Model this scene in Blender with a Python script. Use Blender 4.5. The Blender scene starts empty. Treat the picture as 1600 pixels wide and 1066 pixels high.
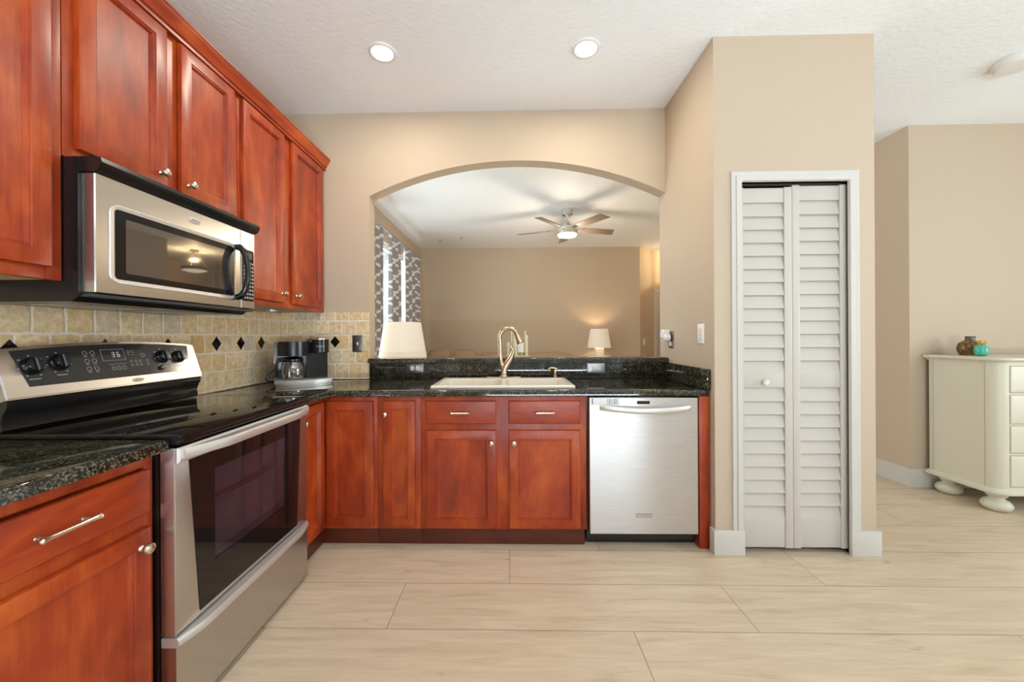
import bpy, bmesh, math, random
from mathutils import Vector, Matrix
random.seed(4)
S = bpy.context.scene
COL = S.collection
R = math.radians

# ------------------------------------------------------------------ camera, world, light, exposure
cd = bpy.data.cameras.new('camera'); cam = bpy.data.objects.new('camera', cd); COL.objects.link(cam)
cd.sensor_fit = 'HORIZONTAL'; cd.sensor_width = 36.0
cd.lens = 596.23 * 36 / 1600
cd.shift_x = (800 - 786.48) / 1600; cd.shift_y = (525.58 - 533) / 1600
cd.clip_start = 0.02
_m = Matrix.Rotation(0.0201, 4, 'Z') @ Matrix.Rotation(R(90), 4, 'X') @ Matrix.Rotation(-0.0054, 4, 'Z')
cam.matrix_world = Matrix.Translation((0, 0, 1.2214)) @ _m
S.camera = cam

W = bpy.data.worlds.new('daylight'); S.world = W; W.use_nodes = True
W.node_tree.nodes['Background'].inputs[0].default_value = (0.86, 0.93, 1.0, 1)
W.node_tree.nodes['Background'].inputs[1].default_value = 0.85

S.view_settings.view_transform = 'Standard'; S.view_settings.look = 'None'
S.view_settings.exposure = -0.2; S.view_settings.gamma = 1.0
S.view_settings.use_curve_mapping = False
S.cycles.max_bounces = 10; S.cycles.diffuse_bounces = 6; S.cycles.glossy_bounces = 5
S.cycles.transmission_bounces = 6; S.cycles.transparent_max_bounces = 8
S.cycles.use_denoising = True
S.cycles.sample_clamp_indirect = 6.0

def light(name, kind, loc, power, color=(1, 1, 1), rot=(0, 0, 0), size=None, size_y=None, spot=None, soft=None):
    l = bpy.data.lights.new(name, kind); o = bpy.data.objects.new(name, l); COL.objects.link(o)
    o.location = loc; o.rotation_euler = rot; l.energy = power; l.color = color
    if kind == 'AREA':
        l.shape = 'DISK' if size_y is None else 'RECTANGLE'; l.size = size
        if size_y is not None: l.size_y = size_y
    if spot: l.spot_size = spot; l.spot_blend = 0.6
    if soft is not None and kind != 'AREA': l.shadow_soft_size = soft
    return o
# daylight coming in through the glass doors and windows, plus an added uplight
light('daylight_rear_door', 'AREA', (1.0, -3.30, 1.15), 3, (0.86, 0.935, 1.0), (R(90), 0, 0), 3.0, 2.1)
light('added_ceiling_uplight', 'AREA', (1.0, -3.30, 0.45), 560, (0.75, 0.865, 1.0), (R(172), 0, 0), 3.0, 0.4)  # added unseen lamp aimed up from the rear door to brighten the ceiling
light('daylight_rear_window', 'AREA', (4.0, -3.30, 1.55), 2, (0.90, 0.955, 1.0), (R(100), 0, 0), 1.8, 1.5)
light('daylight_side_window', 'AREA', (5.75, 0.2, 1.5), 150, (0.90, 0.955, 1.0), (0, R(92), 0), 1.6, 2.6)
light('daylight_living_window', 'AREA', (-2.02, 4.75, 1.40), 195, (0.88, 0.95, 1.0), (0, R(-84), 0), 2.2, 3.3)

# ------------------------------------------------------------------ materials
def new_mat(name):
    m = bpy.data.materials.new(name); m.use_nodes = True
    return m, m.node_tree, m.node_tree.nodes['Principled BSDF']
def pm(name, col, rough=0.5, metal=0.0, coat=0.0, emit=None, estr=0.0, aniso=0.0, spec=0.5):
    m, nt, p = new_mat(name)
    p.inputs['Base Color'].default_value = (*col, 1); p.inputs['Roughness'].default_value = rough
    p.inputs['Metallic'].default_value = metal; p.inputs['Coat Weight'].default_value = coat
    p.inputs['Coat Roughness'].default_value = 0.1; p.inputs['Specular IOR Level'].default_value = spec
    if aniso: p.inputs['Anisotropic'].default_value = aniso
    if emit: p.inputs['Emission Color'].default_value = (*emit, 1); p.inputs['Emission Strength'].default_value = estr
    return m
class G:
    """short hand for building shader graphs"""
    def __init__(s, nt): s.nt = nt
    def n(s, t, **kw):
        x = s.nt.nodes.new(t)
        for k, v in kw.items(): setattr(x, k, v)
        return x
    def put(s, sock, v):
        if hasattr(v, 'is_linked') or hasattr(v, 'links'): s.nt.links.new(v, sock)
        else: sock.default_value = v
    def math(s, op, a, b=None, c=None):
        x = s.n('ShaderNodeMath', operation=op); s.put(x.inputs[0], a)
        if b is not None: s.put(x.inputs[1], b)
        if c is not None: s.put(x.inputs[2], c)
        return x.outputs[0]
    def pos(s): return s.n('ShaderNodeNewGeometry').outputs['Position']
    def sep(s, v):
        x = s.n('ShaderNodeSeparateXYZ'); s.put(x.inputs[0], v); return x.outputs
    def comb(s, a, b, c):
        x = s.n('ShaderNodeCombineXYZ')
        for i, v in enumerate((a, b, c)): s.put(x.inputs[i], v)
        return x.outputs[0]
    def scale(s, v, sc):
        x = s.n('ShaderNodeVectorMath', operation='MULTIPLY'); s.put(x.inputs[0], v); s.put(x.inputs[1], sc); return x.outputs[0]
    def vadd(s, v, w):
        x = s.n('ShaderNodeVectorMath', operation='ADD'); s.put(x.inputs[0], v); s.put(x.inputs[1], w); return x.outputs[0]
    def noise(s, v, sc, det=3, rough=0.5, dist=0.0):
        x = s.n('ShaderNodeTexNoise'); s.put(x.inputs['Vector'], v); x.inputs['Scale'].default_value = sc
        x.inputs['Detail'].default_value = det; x.inputs['Roughness'].default_value = rough; x.inputs['Distortion'].default_value = dist
        return x.outputs[0]
    def ramp(s, f, stops, interp='LINEAR'):
        x = s.n('ShaderNodeValToRGB'); s.put(x.inputs[0], f); r = x.color_ramp; r.interpolation = interp
        while len(r.elements) < len(stops): r.elements.new(0.5)
        for e, (p, c) in zip(r.elements, stops):
            e.position = p; e.color = (*c, 1) if len(c) == 3 else c
        return x.outputs[0]
    def mix(s, f, a, b, mode='MIX'):
        x = s.n('ShaderNodeMix', data_type='RGBA', blend_type=mode); s.put(x.inputs[0], f)
        for i, v in ((6, a), (7, b)):
            if isinstance(v, tuple): v = (*v, 1)
            s.put(x.inputs[i], v)
        return x.outputs[2]
    def bump(s, h, strength, dist=0.01):
        x = s.n('ShaderNodeBump'); s.put(x.inputs['Height'], h); x.inputs['Strength'].default_value = strength
        x.inputs['Distance'].default_value = dist; return x.outputs[0]
    def wnoise(s, v, out='Value'):
        x = s.n('ShaderNodeTexWhiteNoise'); s.put(x.inputs[0], v); return x.outputs[out]

def cherry(name, dark, mid, light_, stretch):
    m, nt, p = new_mat(name); g = G(nt)
    rnd = g.n('ShaderNodeObjectInfo').outputs['Random']
    ps = g.vadd(g.pos(), g.comb(g.math('MULTIPLY', rnd, 7.0), g.math('MULTIPLY', rnd, 13.0), g.math('MULTIPLY', rnd, 5.0)))
    blot = g.noise(g.scale(ps, stretch), 5.0, 4, 0.6, 0.4)
    fine = g.noise(g.scale(ps, tuple(14.0 if k > 0.9 else 0.7 for k in stretch)), 9.0, 4, 0.6)
    spots = g.noise(g.scale(ps, stretch), 17.0, 3, 0.55)
    f = g.math('ADD', g.math('ADD', g.math('MULTIPLY', blot, 0.62), g.math('MULTIPLY', fine, 0.18)), g.math('MULTIPLY', spots, 0.20))
    c = g.ramp(f, [(0.34, dark), (0.49, mid), (0.65, light_)])
    g.put(p.inputs['Base Color'], c)
    p.inputs['Roughness'].default_value = 0.42; p.inputs['Coat Weight'].default_value = 0.62
    p.inputs['Coat Roughness'].default_value = 0.33; p.inputs['Specular IOR Level'].default_value = 0.18
    g.put(p.inputs['Normal'], g.bump(fine, 0.05, 0.002))
    return m
D_, M_, L_ = (0.165, 0.016, 0.0030), (0.325, 0.036, 0.0050), (0.49, 0.092, 0.012)
WOOD = cherry('cherry_vertical_grain', D_, M_, L_, (1.0, 1.0, 0.45))
WOODH = cherry('cherry_horizontal_grain', D_, M_, L_, (0.5, 0.5, 1.0))
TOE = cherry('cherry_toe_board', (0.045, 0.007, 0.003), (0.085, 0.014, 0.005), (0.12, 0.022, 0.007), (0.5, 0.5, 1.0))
UNDER = pm('pale_cabinet_underside', (0.52, 0.36, 0.17), 0.6)

def paint(name, col, bump=0.06, sc=90):
    m, nt, p = new_mat(name); g = G(nt)
    p.inputs['Base Color'].default_value = (*col, 1); p.inputs['Roughness'].default_value = 0.62
    p.inputs['Specular IOR Level'].default_value = 0.3
    g.put(p.inputs['Normal'], g.bump(g.noise(g.pos(), sc, 3), bump, 0.004))
    return m
WALL = paint('beige_wall_paint', (0.520, 0.419, 0.310))
CEIL = paint('textured_ceiling_paint', (0.88, 0.915, 0.93), 0.9, 36)
WHITE = pm('white_trim_paint', (0.58, 0.56, 0.515), 0.35)
DOORW = pm('white_door_paint', (0.53, 0.495, 0.44), 0.38)
STEEL = pm('brushed_stainless', (0.57, 0.555, 0.535), 0.27, 1.0, aniso=0.6)
STEELB = pm('satin_stainless_bright', (0.68, 0.665, 0.64), 0.42, 0.7)
def dw_steel():
    m, nt, p = new_mat('vertical_brushed_stainless'); g = G(nt)
    p.inputs['Metallic'].default_value = 1.0; p.inputs['Roughness'].default_value = 0.34
    s = g.noise(g.scale(g.pos(), (1.0, 1.0, 60.0)), 6.0, 3)
    g.put(p.inputs['Base Color'], g.ramp(s, [(0.3, (0.60, 0.58, 0.56)), (0.7, (0.68, 0.665, 0.65))]))
    p.inputs['Anisotropic'].default_value = 0.92; p.inputs['Anisotropic Rotation'].default_value = 0.25
    g.put(p.inputs['Normal'], g.bump(s, 0.03, 0.002))
    return m
DWS = dw_steel()
NICKEL = pm('satin_nickel', (0.66, 0.58, 0.47), 0.24, 1.0)
GOLDN = pm('warm_brushed_nickel', (0.62, 0.49, 0.33), 0.22, 1.0)
CHROME = pm('polished_chrome', (0.75, 0.74, 0.72), 0.12, 1.0)
BLACK = pm('black_appliance_enamel', (0.010, 0.009, 0.009), 0.22)
BGLASS = pm('black_ceramic_glass', (0.008, 0.007, 0.007), 0.045)
BPLAST = pm('black_plastic', (0.007, 0.007, 0.0075), 0.2)
DGREY = pm('charcoal_plastic', (0.035, 0.036, 0.04), 0.4)
PANELG = pm('graphite_panel_glass', (0.030, 0.029, 0.029), 0.12)
MARK = pm('printed_light_grey_marks', (0.33, 0.33, 0.32), 0.5)
DISPLAY = pm('lit_display_digits', (0.4, 0.45, 0.45), 0.4, emit=(0.75, 0.85, 0.85), estr=0.25)
PEWTER = pm('dark_pewter_plate', (0.16, 0.145, 0.135), 0.34, 0.85)
SILVERP = pm('silver_plate', (0.48, 0.47, 0.46), 0.35, 0.8)
ALMOND = pm('almond_plastic', (0.74, 0.68, 0.56), 0.4)
PLASTW = pm('white_plastic', (0.78, 0.77, 0.74), 0.4)
SINK = pm('biscuit_enamel', (0.76, 0.70, 0.60), 0.16)
GLASS_DARK = None
def tinted(name, tint, fac, rough=0.03):
    m = bpy.data.materials.new(name); m.use_nodes = True; nt = m.node_tree; g = G(nt)
    for n in list(nt.nodes):
        if n.type != 'OUTPUT_MATERIAL': nt.nodes.remove(n)
    out = [n for n in nt.nodes if n.type == 'OUTPUT_MATERIAL'][0]
    tr = g.n('ShaderNodeBsdfTransparent'); tr.inputs[0].default_value = (*tint, 1)
    gl = g.n('ShaderNodeBsdfGlossy'); gl.inputs[0].default_value = (1, 1, 1, 1); gl.inputs['Roughness'].default_value = rough
    lw = g.n('ShaderNodeLayerWeight'); fr = g.math('ADD', 0.04, g.math('MULTIPLY', 0.9, g.math('POWER', lw.outputs['Facing'], 5.0)))
    mx = g.n('ShaderNodeMixShader')
    g.put(mx.inputs[0], g.math('MULTIPLY', fr, fac)); g.put(mx.inputs[1], tr.outputs[0]); g.put(mx.inputs[2], gl.outputs[0])
    g.put(out.inputs[0], mx.outputs[0])
    return m
OVENWIN = tinted('smoked_oven_glass', (0.66, 0.60, 0.64), 1.2)
PANE = tinted('clear_window_glass', (0.95, 0.97, 0.97), 1.0)
CARAFE = tinted('clear_carafe_glass', (0.86, 0.86, 0.86), 3.0)
def shade_mat(name, col, estr):
    m, nt, p = new_mat(name)
    p.inputs['Base Color'].default_value = (*col, 1); p.inputs['Roughness'].default_value = 0.8
    p.inputs['Emission Color'].default_value = (1.0, 0.84, 0.66, 1); p.inputs['Emission Strength'].default_value = estr
    return m
SHADE = shade_mat('lit_fabric_lampshade', (0.58, 0.52, 0.43), 0.34)
LAMPLENS = pm('lit_lamp_lens', (1, 1, 1), 0.4, emit=(1.0, 0.95, 0.86), estr=6.0)
FANLENS = pm('lit_fan_lens', (1, 1, 1), 0.4, emit=(1.0, 0.90, 0.74), estr=3.0)

def granite():
    m, nt, p = new_mat('polished_dark_green_granite'); g = G(nt); ps = g.pos()
    v = g.n('ShaderNodeTexVoronoi'); g.put(v.inputs['Vector'], ps); v.inputs['Scale'].default_value = 260
    r = g.sep(v.outputs['Color'])
    cloud = g.noise(ps, 26, 4, 0.6)
    f = g.math('ADD', g.math('MULTIPLY', r[0], 0.55), g.math('MULTIPLY', cloud, 0.6))
    c = g.ramp(f, [(0.42, (0.005, 0.006, 0.005)), (0.64, (0.016, 0.017, 0.011)), (0.76, (0.085, 0.070, 0.034)), (0.90, (0.15, 0.16, 0.135))])
    g.put(p.inputs['Base Color'], c); p.inputs['Roughness'].default_value = 0.05; p.inputs['Specular IOR Level'].default_value = 0.6
    return m
GRANITE = granite()

def tile(name, axis, u0):
    m, nt, p = new_mat(name); g = G(nt); ps = g.pos(); x, y, z = g.sep(ps)
    wob = g.noise(ps, 30, 2); wob2 = g.noise(g.vadd(ps, (3.1, 4.7, 1.3)), 30, 2)
    u = g.math('ADD', (y if axis == 'Y' else x), g.math('MULTIPLY', g.math('SUBTRACT', wob, 0.5), 0.016))
    v = g.math('ADD', z, g.math('MULTIPLY', g.math('SUBTRACT', wob2, 0.5), 0.016))
    vv = g.math('DIVIDE', g.math('SUBTRACT', v, 0.922), 0.1055)
    row = g.math('FLOOR', vv); fv = g.math('FRACT', vv)
    uu = g.math('ADD', g.math('DIVIDE', g.math('SUBTRACT', u, u0), 0.1025), g.math('MULTIPLY', g.math('MODULO', g.math('ADD', row, 11.0), 2.0), 0.5))
    colm = g.math('FLOOR', uu); fu = g.math('FRACT', uu)
    d = g.math('MINIMUM', g.math('MINIMUM', fu, g.math('SUBTRACT', 1.0, fu)), g.math('MINIMUM', fv, g.math('SUBTRACT', 1.0, fv)))
    mask = g.n('ShaderNodeMapRange', interpolation_type='SMOOTHSTEP'); g.put(mask.inputs[0], d)
    mask.inputs[1].default_value = 0.012; mask.inputs[2].default_value = 0.075; mask = mask.outputs[0]
    rc = g.wnoise(g.comb(colm, row, 3.0))
    base = g.ramp(rc, [(0.0, (0.74, 0.52, 0.26)), (0.35, (0.86, 0.69, 0.42)), (0.7, (0.80, 0.65, 0.43)), (1.0, (0.66, 0.60, 0.48))])
    mott = g.noise(g.vadd(ps, g.comb(rc, rc, rc)), 34, 6, 0.68)
    base = g.mix(g.ramp(mott, [(0.36, (0, 0, 0)), (0.62, (1, 1, 1))]), g.mix(0.55, base, (0.46, 0.25, 0.08)), base)
    pits = g.ramp(g.noise(ps, 120, 3, 0.6), [(0.28, (0.72, 0.66, 0.56)), (0.40, (1, 1, 1))])
    base = g.mix(1.0, base, pits, 'MULTIPLY')
    c = g.mix(mask, (0.80, 0.71, 0.56), base)
    g.put(p.inputs['Base Color'], c); p.inputs['Roughness'].default_value = 0.55
    h = g.math('ADD', mask, g.math('MULTIPLY', mott, 0.3))
    g.put(p.inputs['Normal'], g.bump(h, 0.5, 0.004))
    return m
TILEL = tile('tumbled_travertine_side', 'Y', 1.274 - 0.05)
TILEB = tile('tumbled_travertine_back', 'X', -1.25)

def floor_mat():
    m, nt, p = new_mat('pale_wood_look_plank_floor'); g = G(nt); ps = g.pos(); x, y, z = g.sep(ps)
    vv = g.math('DIVIDE', g.math('SUBTRACT', y, 1.585), 0.2985)
    row = g.math('FLOOR', vv); fv = g.math('FRACT', vv)
    uu = g.math('DIVIDE', g.math('SUBTRACT', g.math('SUBTRACT', x, 1.013), g.math('MULTIPLY', row, 0.5135)), 1.5405)
    cl = g.math('FLOOR', uu); fu = g.math('FRACT', uu)
    dv = g.math('MULTIPLY', g.math('MINIMUM', fv, g.math('SUBTRACT', 1.0, fv)), 0.2985)
    du = g.math('MULTIPLY', g.math('MINIMUM', fu, g.math('SUBTRACT', 1.0, fu)), 1.5405)
    seam = g.math('LESS_THAN', g.math('MINIMUM', du, dv), 0.0013)
    rnd = g.wnoise(g.comb(cl, row, 1.0))
    off = g.comb(g.math('MULTIPLY', rnd, 9.0), g.math('MULTIPLY', row, 3.3), 0.0)
    pv = g.vadd(ps, off)
    grain = g.noise(g.scale(pv, (1.0, 9.0, 1.0)), 2.6, 6, 0.62, 0.7)
    fine = g.noise(g.scale(pv, (2.5, 60.0, 1.0)), 3.0, 3, 0.5)
    knots = g.noise(g.scale(pv, (3.0, 7.0, 1.0)), 1.9, 2, 0.4)
    f = g.math('ADD', g.math('MULTIPLY', grain, 0.75), g.math('MULTIPLY', fine, 0.25))
    c = g.ramp(f, [(0.28, (0.42, 0.315, 0.21)), (0.44, (0.56, 0.445, 0.315)), (0.60, (0.64, 0.515, 0.375)), (0.8, (0.69, 0.57, 0.43))])
    c = g.mix(g.ramp(knots, [(0.70, (0, 0, 0)), (0.80, (1, 1, 1))]), c, (0.33, 0.24, 0.16))
    c = g.mix(g.math('MULTIPLY', rnd, 0.12), c, (0.45, 0.36, 0.26))
    c = g.mix(seam, c, (0.16, 0.11, 0.075))
    g.put(p.inputs['Base Color'], c); p.inputs['Roughness'].default_value = 0.36; p.inputs['Specular IOR Level'].default_value = 0.4
    g.put(p.inputs['Normal'], g.bump(fine, 0.04, 0.002))
    return m
FLOOR = floor_mat()

def curtain_mat():
    m, nt, p = new_mat('grey_trellis_curtain_fabric'); g = G(nt); x, y, z = g.sep(g.pos())
    yy = g.math('MULTIPLY', y, 1.9); zz = g.math('MULTIPLY', z, 4.4)
    a = g.math('FRACT', g.math('ADD', yy, zz)); b = g.math('FRACT', g.math('SUBTRACT', yy, zz))
    ln = g.math('MAXIMUM', g.math('LESS_THAN', a, 0.16), g.math('LESS_THAN', b, 0.16))
    g.put(p.inputs['Base Color'], g.mix(ln, (0.27, 0.26, 0.27), (0.70, 0.68, 0.66)))
    p.inputs['Roughness'].default_value = 0.85
    return m
CURTAIN = curtain_mat()
CREAM = pm('cream_painted_wood', (0.60, 0.575, 0.45), 0.4)
CREAMD = pm('cream_groove_shade', (0.36, 0.30, 0.20), 0.6)  # darker cream that paints shade into the grooves and drawer gaps
def brownglaze():
    m, nt, p = new_mat('brown_speckled_glaze'); g = G(nt)
    f = g.noise(g.pos(), 55, 4, 0.7)
    g.put(p.inputs['Base Color'], g.ramp(f, [(0.35, (0.06, 0.024, 0.006)), (0.55, (0.16, 0.075, 0.018)), (0.7, (0.40, 0.23, 0.07))]))
    p.inputs['Roughness'].default_value = 0.12; return m
BROWN = brownglaze()
TEAL = pm('teal_glass_glaze', (0.06, 0.42, 0.30), 0.1)
GOLD = pm('gold_leaf', (0.75, 0.45, 0.12), 0.25, 1.0)
LINEN = pm('tan_upholstery', (0.40, 0.265, 0.145), 0.9)
PILLOW = pm('brown_pillow_fabric', (0.33, 0.215, 0.125), 0.9)
BLADE = pm('greyed_walnut_blade', (0.20, 0.145, 0.11), 0.5)
WALNUT = pm('dark_walnut', (0.10, 0.055, 0.03), 0.45)
IVORY = pm('ivory_wood_frame', (0.66, 0.58, 0.38), 0.5)
WAX = pm('white_wax', (0.80, 0.77, 0.68), 0.5)
LAMPBASE = pm('white_ceramic', (0.78, 0.75, 0.70), 0.25)
BRASSW = pm('antique_bronze', (0.14, 0.11, 0.08), 0.4, 0.8)

# ------------------------------------------------------------------ mesh builder
def frm(o, u, v, n):
    o, u, v, n = Vector(o), Vector(u), Vector(v), Vector(n)
    return lambda a, b, c=0.0: o + u * a + v * b + n * c
def LEFT(x): return frm((x, 0, 0), (0, 1, 0), (0, 0, 1), (1, 0, 0))      # looks towards +X: a = Y, b = Z
def BACK(y): return frm((0, y, 0), (1, 0, 0), (0, 0, 1), (0, -1, 0))     # looks towards the camera: a = X, b = Z
def TOP(z): return frm((0, 0, z), (1, 0, 0), (0, 1, 0), (0, 0, 1))
class MB:
    def __init__(s): s.bm = bmesh.new(); s.mi = 0
    def face(s, vs):
        try: f = s.bm.faces.new(vs); f.material_index = s.mi; return f
        except ValueError: return None
    def box(s, x0, x1, y0, y1, z0, z1, bev=0.0, seg=2):
        t = bmesh.new()
        vs = [t.verts.new((x, y, z)) for x in (x0, x1) for y in (y0, y1) for z in (z0, z1)]
        for q in ((0, 1, 3, 2), (4, 6, 7, 5), (0, 4, 5, 1), (2, 3, 7, 6), (0, 2, 6, 4), (1, 5, 7, 3)): t.faces.new([vs[i] for i in q])
        if bev: bmesh.ops.bevel(t, geom=t.edges[:], offset=bev, segments=seg, profile=0.6, affect='EDGES')
        s.absorb(t); return s
    def absorb(s, t, M=None):
        mp = {v: s.bm.verts.new(M @ v.co if M else v.co) for v in t.verts}
        for f in t.faces: s.face([mp[v] for v in f.verts])
        t.free()
    def rings(s, rings, cap0=True, cap1=True, closed=True):
        rv = [[s.bm.verts.new(p) for p in r] for r in rings]
        n = len(rv[0])
        for a, b in zip(rv, rv[1:]):
            for i in range(n if closed else n - 1):
                j = (i + 1) % n; s.face([a[i], a[j], b[j], b[i]])
        if cap0: s.face(list(reversed(rv[0])))
        if cap1: s.face(rv[-1])
        return s
    def rect_loft(s, F, a0, a1, b0, b1, prof, cap0=True, cap1=True, r=0.0, seg=4):
        """nested rectangles: prof = [(inset, height), ...]; r rounds the corners"""
        rs = []
        for ins, h in prof:
            A0, A1, B0, B1 = a0 + ins, a1 - ins, b0 + ins, b1 - ins
            if r <= 0: pts = [(A0, B0), (A1, B0), (A1, B1), (A0, B1)]
            else:
                q = max(r - ins, 0.0005); pts = []
                for cx, cy, t0 in ((A1 - q, B0 + q, -90), (A1 - q, B1 - q, 0), (A0 + q, B1 - q, 90), (A0 + q, B0 + q, 180)):
                    for k in range(seg + 1):
                        t = R(t0 + 90 * k / seg); pts.append((cx + q * math.cos(t), cy + q * math.sin(t)))
            rs.append([F(a, b, h) for a, b in pts])
        return s.rings(rs, cap0, cap1)
    def prism(s, F, poly, h0, h1, bev=0.0):
        t = bmesh.new()
        lo = [t.verts.new(F(a, b, h0)) for a, b in poly]; hi = [t.verts.new(F(a, b, h1)) for a, b in poly]
        n = len(poly)
        f0 = t.faces.new(lo[::-1]); f1 = t.faces.new(hi)
        for i in range(n): t.faces.new([lo[i], lo[(i + 1) % n], hi[(i + 1) % n], hi[i]])
        if bev: bmesh.ops.bevel(t, geom=list(f1.edges), offset=bev, segments=2, affect='EDGES')
        t.normal_update()
        bmesh.ops.triangulate(t, faces=[f for f in t.faces if len(f.verts) > 4], ngon_method='EAR_CLIP')
        s.absorb(t); return s
    def lathe(s, o, axis, prof, seg=28, capa=True, capb=True):
        """prof = [(radius, distance along axis)]"""
        ax = Vector(axis).normalized(); up = Vector((0, 0, 1)) if abs(ax.z) < 0.9 else Vector((1, 0, 0))
        e1 = ax.cross(up).normalized(); e2 = ax.cross(e1); o = Vector(o)
        rs = [[o + ax * d + e1 * (r * math.cos(2 * math.pi * k / seg)) + e2 * (r * math.sin(2 * math.pi * k / seg)) for k in range(seg)] for r, d in prof]
        return s.rings(rs, capa, capb)
    def tube(s, pts, rad, seg=10, squash=None, ref=None):
        pts = [Vector(p) for p in pts]; n = len(pts)
        if not hasattr(rad, '__len__'): rad = [rad] * n
        rs = []; ref = Vector(ref) if ref else None
        prev = None
        for i, p in enumerate(pts):
            t = (pts[min(i + 1, n - 1)] - pts[max(i - 1, 0)]).normalized()
            if ref is not None: e1 = (ref - t * ref.dot(t)).normalized()
            elif prev is None:
                up = Vector((0, 0, 1)) if abs(t.z) < 0.9 else Vector((1, 0, 0)); e1 = t.cross(up).normalized()
            else: e1 = (prev - t * prev.dot(t)).normalized()
            prev = e1; e2 = t.cross(e1); sq = squash or 1.0
            rs.append([p + e1 * (rad[i] * math.cos(2 * math.pi * k / seg)) + e2 * (rad[i] * sq * math.sin(2 * math.pi * k / seg)) for k in range(seg)])
        return s.rings(rs)
    def cells(s, F, us, vs, inside, h0, h1, bev=0.0, seg=2):
        """slab made of grid cells, so it can have holes and steps"""
        t = bmesh.new(); vt = {}
        def V(i, j):
            if (i, j) not in vt: vt[i, j] = t.verts.new(F(us[i], vs[j], h1))
            return vt[i, j]
        for i in range(len(us) - 1):
            for j in range(len(vs) - 1):
                if inside((us[i] + us[i + 1]) / 2, (vs[j] + vs[j + 1]) / 2): t.faces.new([V(i, j), V(i + 1, j), V(i + 1, j + 1), V(i, j + 1)])
        top = t.faces[:]
        rim = [e for e in t.edges if len(e.link_faces) == 1]
        dup = bmesh.ops.duplicate(t, geom=top); vm = dup['vert_map']
        off = F(0, 0, h0) - F(0, 0, h1)
        low = [x for x in dup['geom'] if isinstance(x, bmesh.types.BMVert)]
        for v in low: v.co += off
        for e in rim:
            a, b = e.verts; t.faces.new([a, b, vm[b], vm[a]])
        bmesh.ops.recalc_face_normals(t, faces=t.faces[:])
        if bev:
            es = [e for e in t.edges if len(e.link_faces) == 2 and e.calc_face_angle(0) > 0.5 and e in set(rim)]
            bmesh.ops.bevel(t, geom=es, offset=bev, segments=seg, profile=0.5, affect='EDGES')
        s.absorb(t); return s
    def build(s, name, mats, parent=None, smooth=True, origin=None, flat=False):
        bm = s.bm
        bmesh.ops.remove_doubles(bm, verts=bm.verts[:], dist=1e-6)
        bmesh.ops.recalc_face_normals(bm, faces=bm.faces[:])
        me = bpy.data.meshes.new(name)
        base = Vector((0, 0, 0))
        if parent is not None: base = wloc(parent)
        elif origin is not None: base = Vector(origin)
        else:
            lo = Vector([min(v.co[i] for v in bm.verts) for i in range(3)]); hi = Vector([max(v.co[i] for v in bm.verts) for i in range(3)])
            base = Vector(((lo.x + hi.x) / 2, (lo.y + hi.y) / 2, lo.z))
        for v in bm.verts: v.co -= base
        bm.to_mesh(me); bm.free()
        for m in (mats if isinstance(mats, (list, tuple)) else [mats]): me.materials.append(m)
        if not flat:
            for p in me.polygons: p.use_smooth = True
            me.set_sharp_from_angle(angle=R(32))
        o = bpy.data.objects.new(name, me); COL.objects.link(o)
        if parent is not None: o.parent = parent
        else: o.location = base
        return o
def wloc(o):
    v = Vector((0, 0, 0))
    while o is not None: v += o.location; o = o.parent
    return v
def thing(name, label, cat, loc, group=None):
    o = bpy.data.objects.new(name, None); COL.objects.link(o); o.location = loc; o.empty_display_size = 0.1
    return tag(o, label, cat, group)
def tag(o, label, cat, group=None):
    o['label'] = label; o['category'] = cat
    if group: o['group'] = group
    return o
def struct(o): o['kind'] = 'structure'; return o
def lab(o, label): o['label'] = label; return o
def words(F, text, size, a, b, h, mat, parent, name='lettering', align='CENTER', sx=1.0):
    c = bpy.data.curves.new('tmp', 'FONT'); c.body = text; c.size = size; c.align_x = align; c.align_y = 'CENTER'; c.extrude = 0.0004
    c.resolution_u = 2
    o = bpy.data.objects.new('tmp', c); COL.objects.link(o)
    bpy.context.view_layer.update()
    me = bpy.data.meshes.new_from_object(o.evaluated_get(bpy.context.evaluated_depsgraph_get()))
    base = wloc(parent)
    for v in me.vertices: v.co = F(a + v.co.x * sx, b + v.co.y, h + v.co.z) - base
    bpy.data.objects.remove(o); bpy.data.curves.remove(c)
    me.name = name; me.materials.clear(); me.materials.append(mat)
    r = bpy.data.objects.new(name, me); COL.objects.link(r); r.parent = parent
    return r

# ------------------------------------------------------------------ the setting
ZC = 2.886
XL, YB, XP0, XP1, YP, YPB = -1.72, 2.816, 1.134, 2.0135, 2.151, 2.926
struct(MB().box(-1.9, 6.0, -3.4, 9.2, -0.06, 0.0).build('floor', FLOOR))
struct(MB().box(-1.9, 6.0, -3.4, 9.2, ZC, ZC + 0.08).build('ceiling', CEIL))
# left wall with the living room window opening
LW = dict(y0=3.10, y1=6.45, z0=0.35, z1=2.52)
struct(MB().cells(LEFT(XL), [-3.4, LW['y0'], LW['y1'], 7.3], [0.0, LW['z0'], LW['z1'], ZC],
       lambda a, b: not (LW['y0'] < a < LW['y1'] and LW['z0'] < b < LW['z1']), -0.15, 0.0).build('wall_left', WALL, flat=True))
# kitchen back wall with the arched pass-through
poly = [(XL, 0), (XP0, 0), (XP0, 1.029), (-1.049, 1.029), (-1.049, 2.268)]
c_, s_ = (-1.049 + XP0) / 2, 0.25
h_ = (XP0 + 1.049) / 2; rad = (h_ * h_ + s_ * s_) / (2 * s_); am = math.asin(h_ / rad)
for k in range(1, 40):
    t = -am + 2 * am * k / 40; poly.append((c_ + rad * math.sin(t), 2.268 + s_ - rad + rad * math.cos(t)))
poly += [(XP0, 2.268), (XP0, ZC), (XL, ZC)]
struct(MB().prism(BACK(YB), poly, -0.11, 0.0).build('wall_back', WALL, flat=True))
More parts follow.
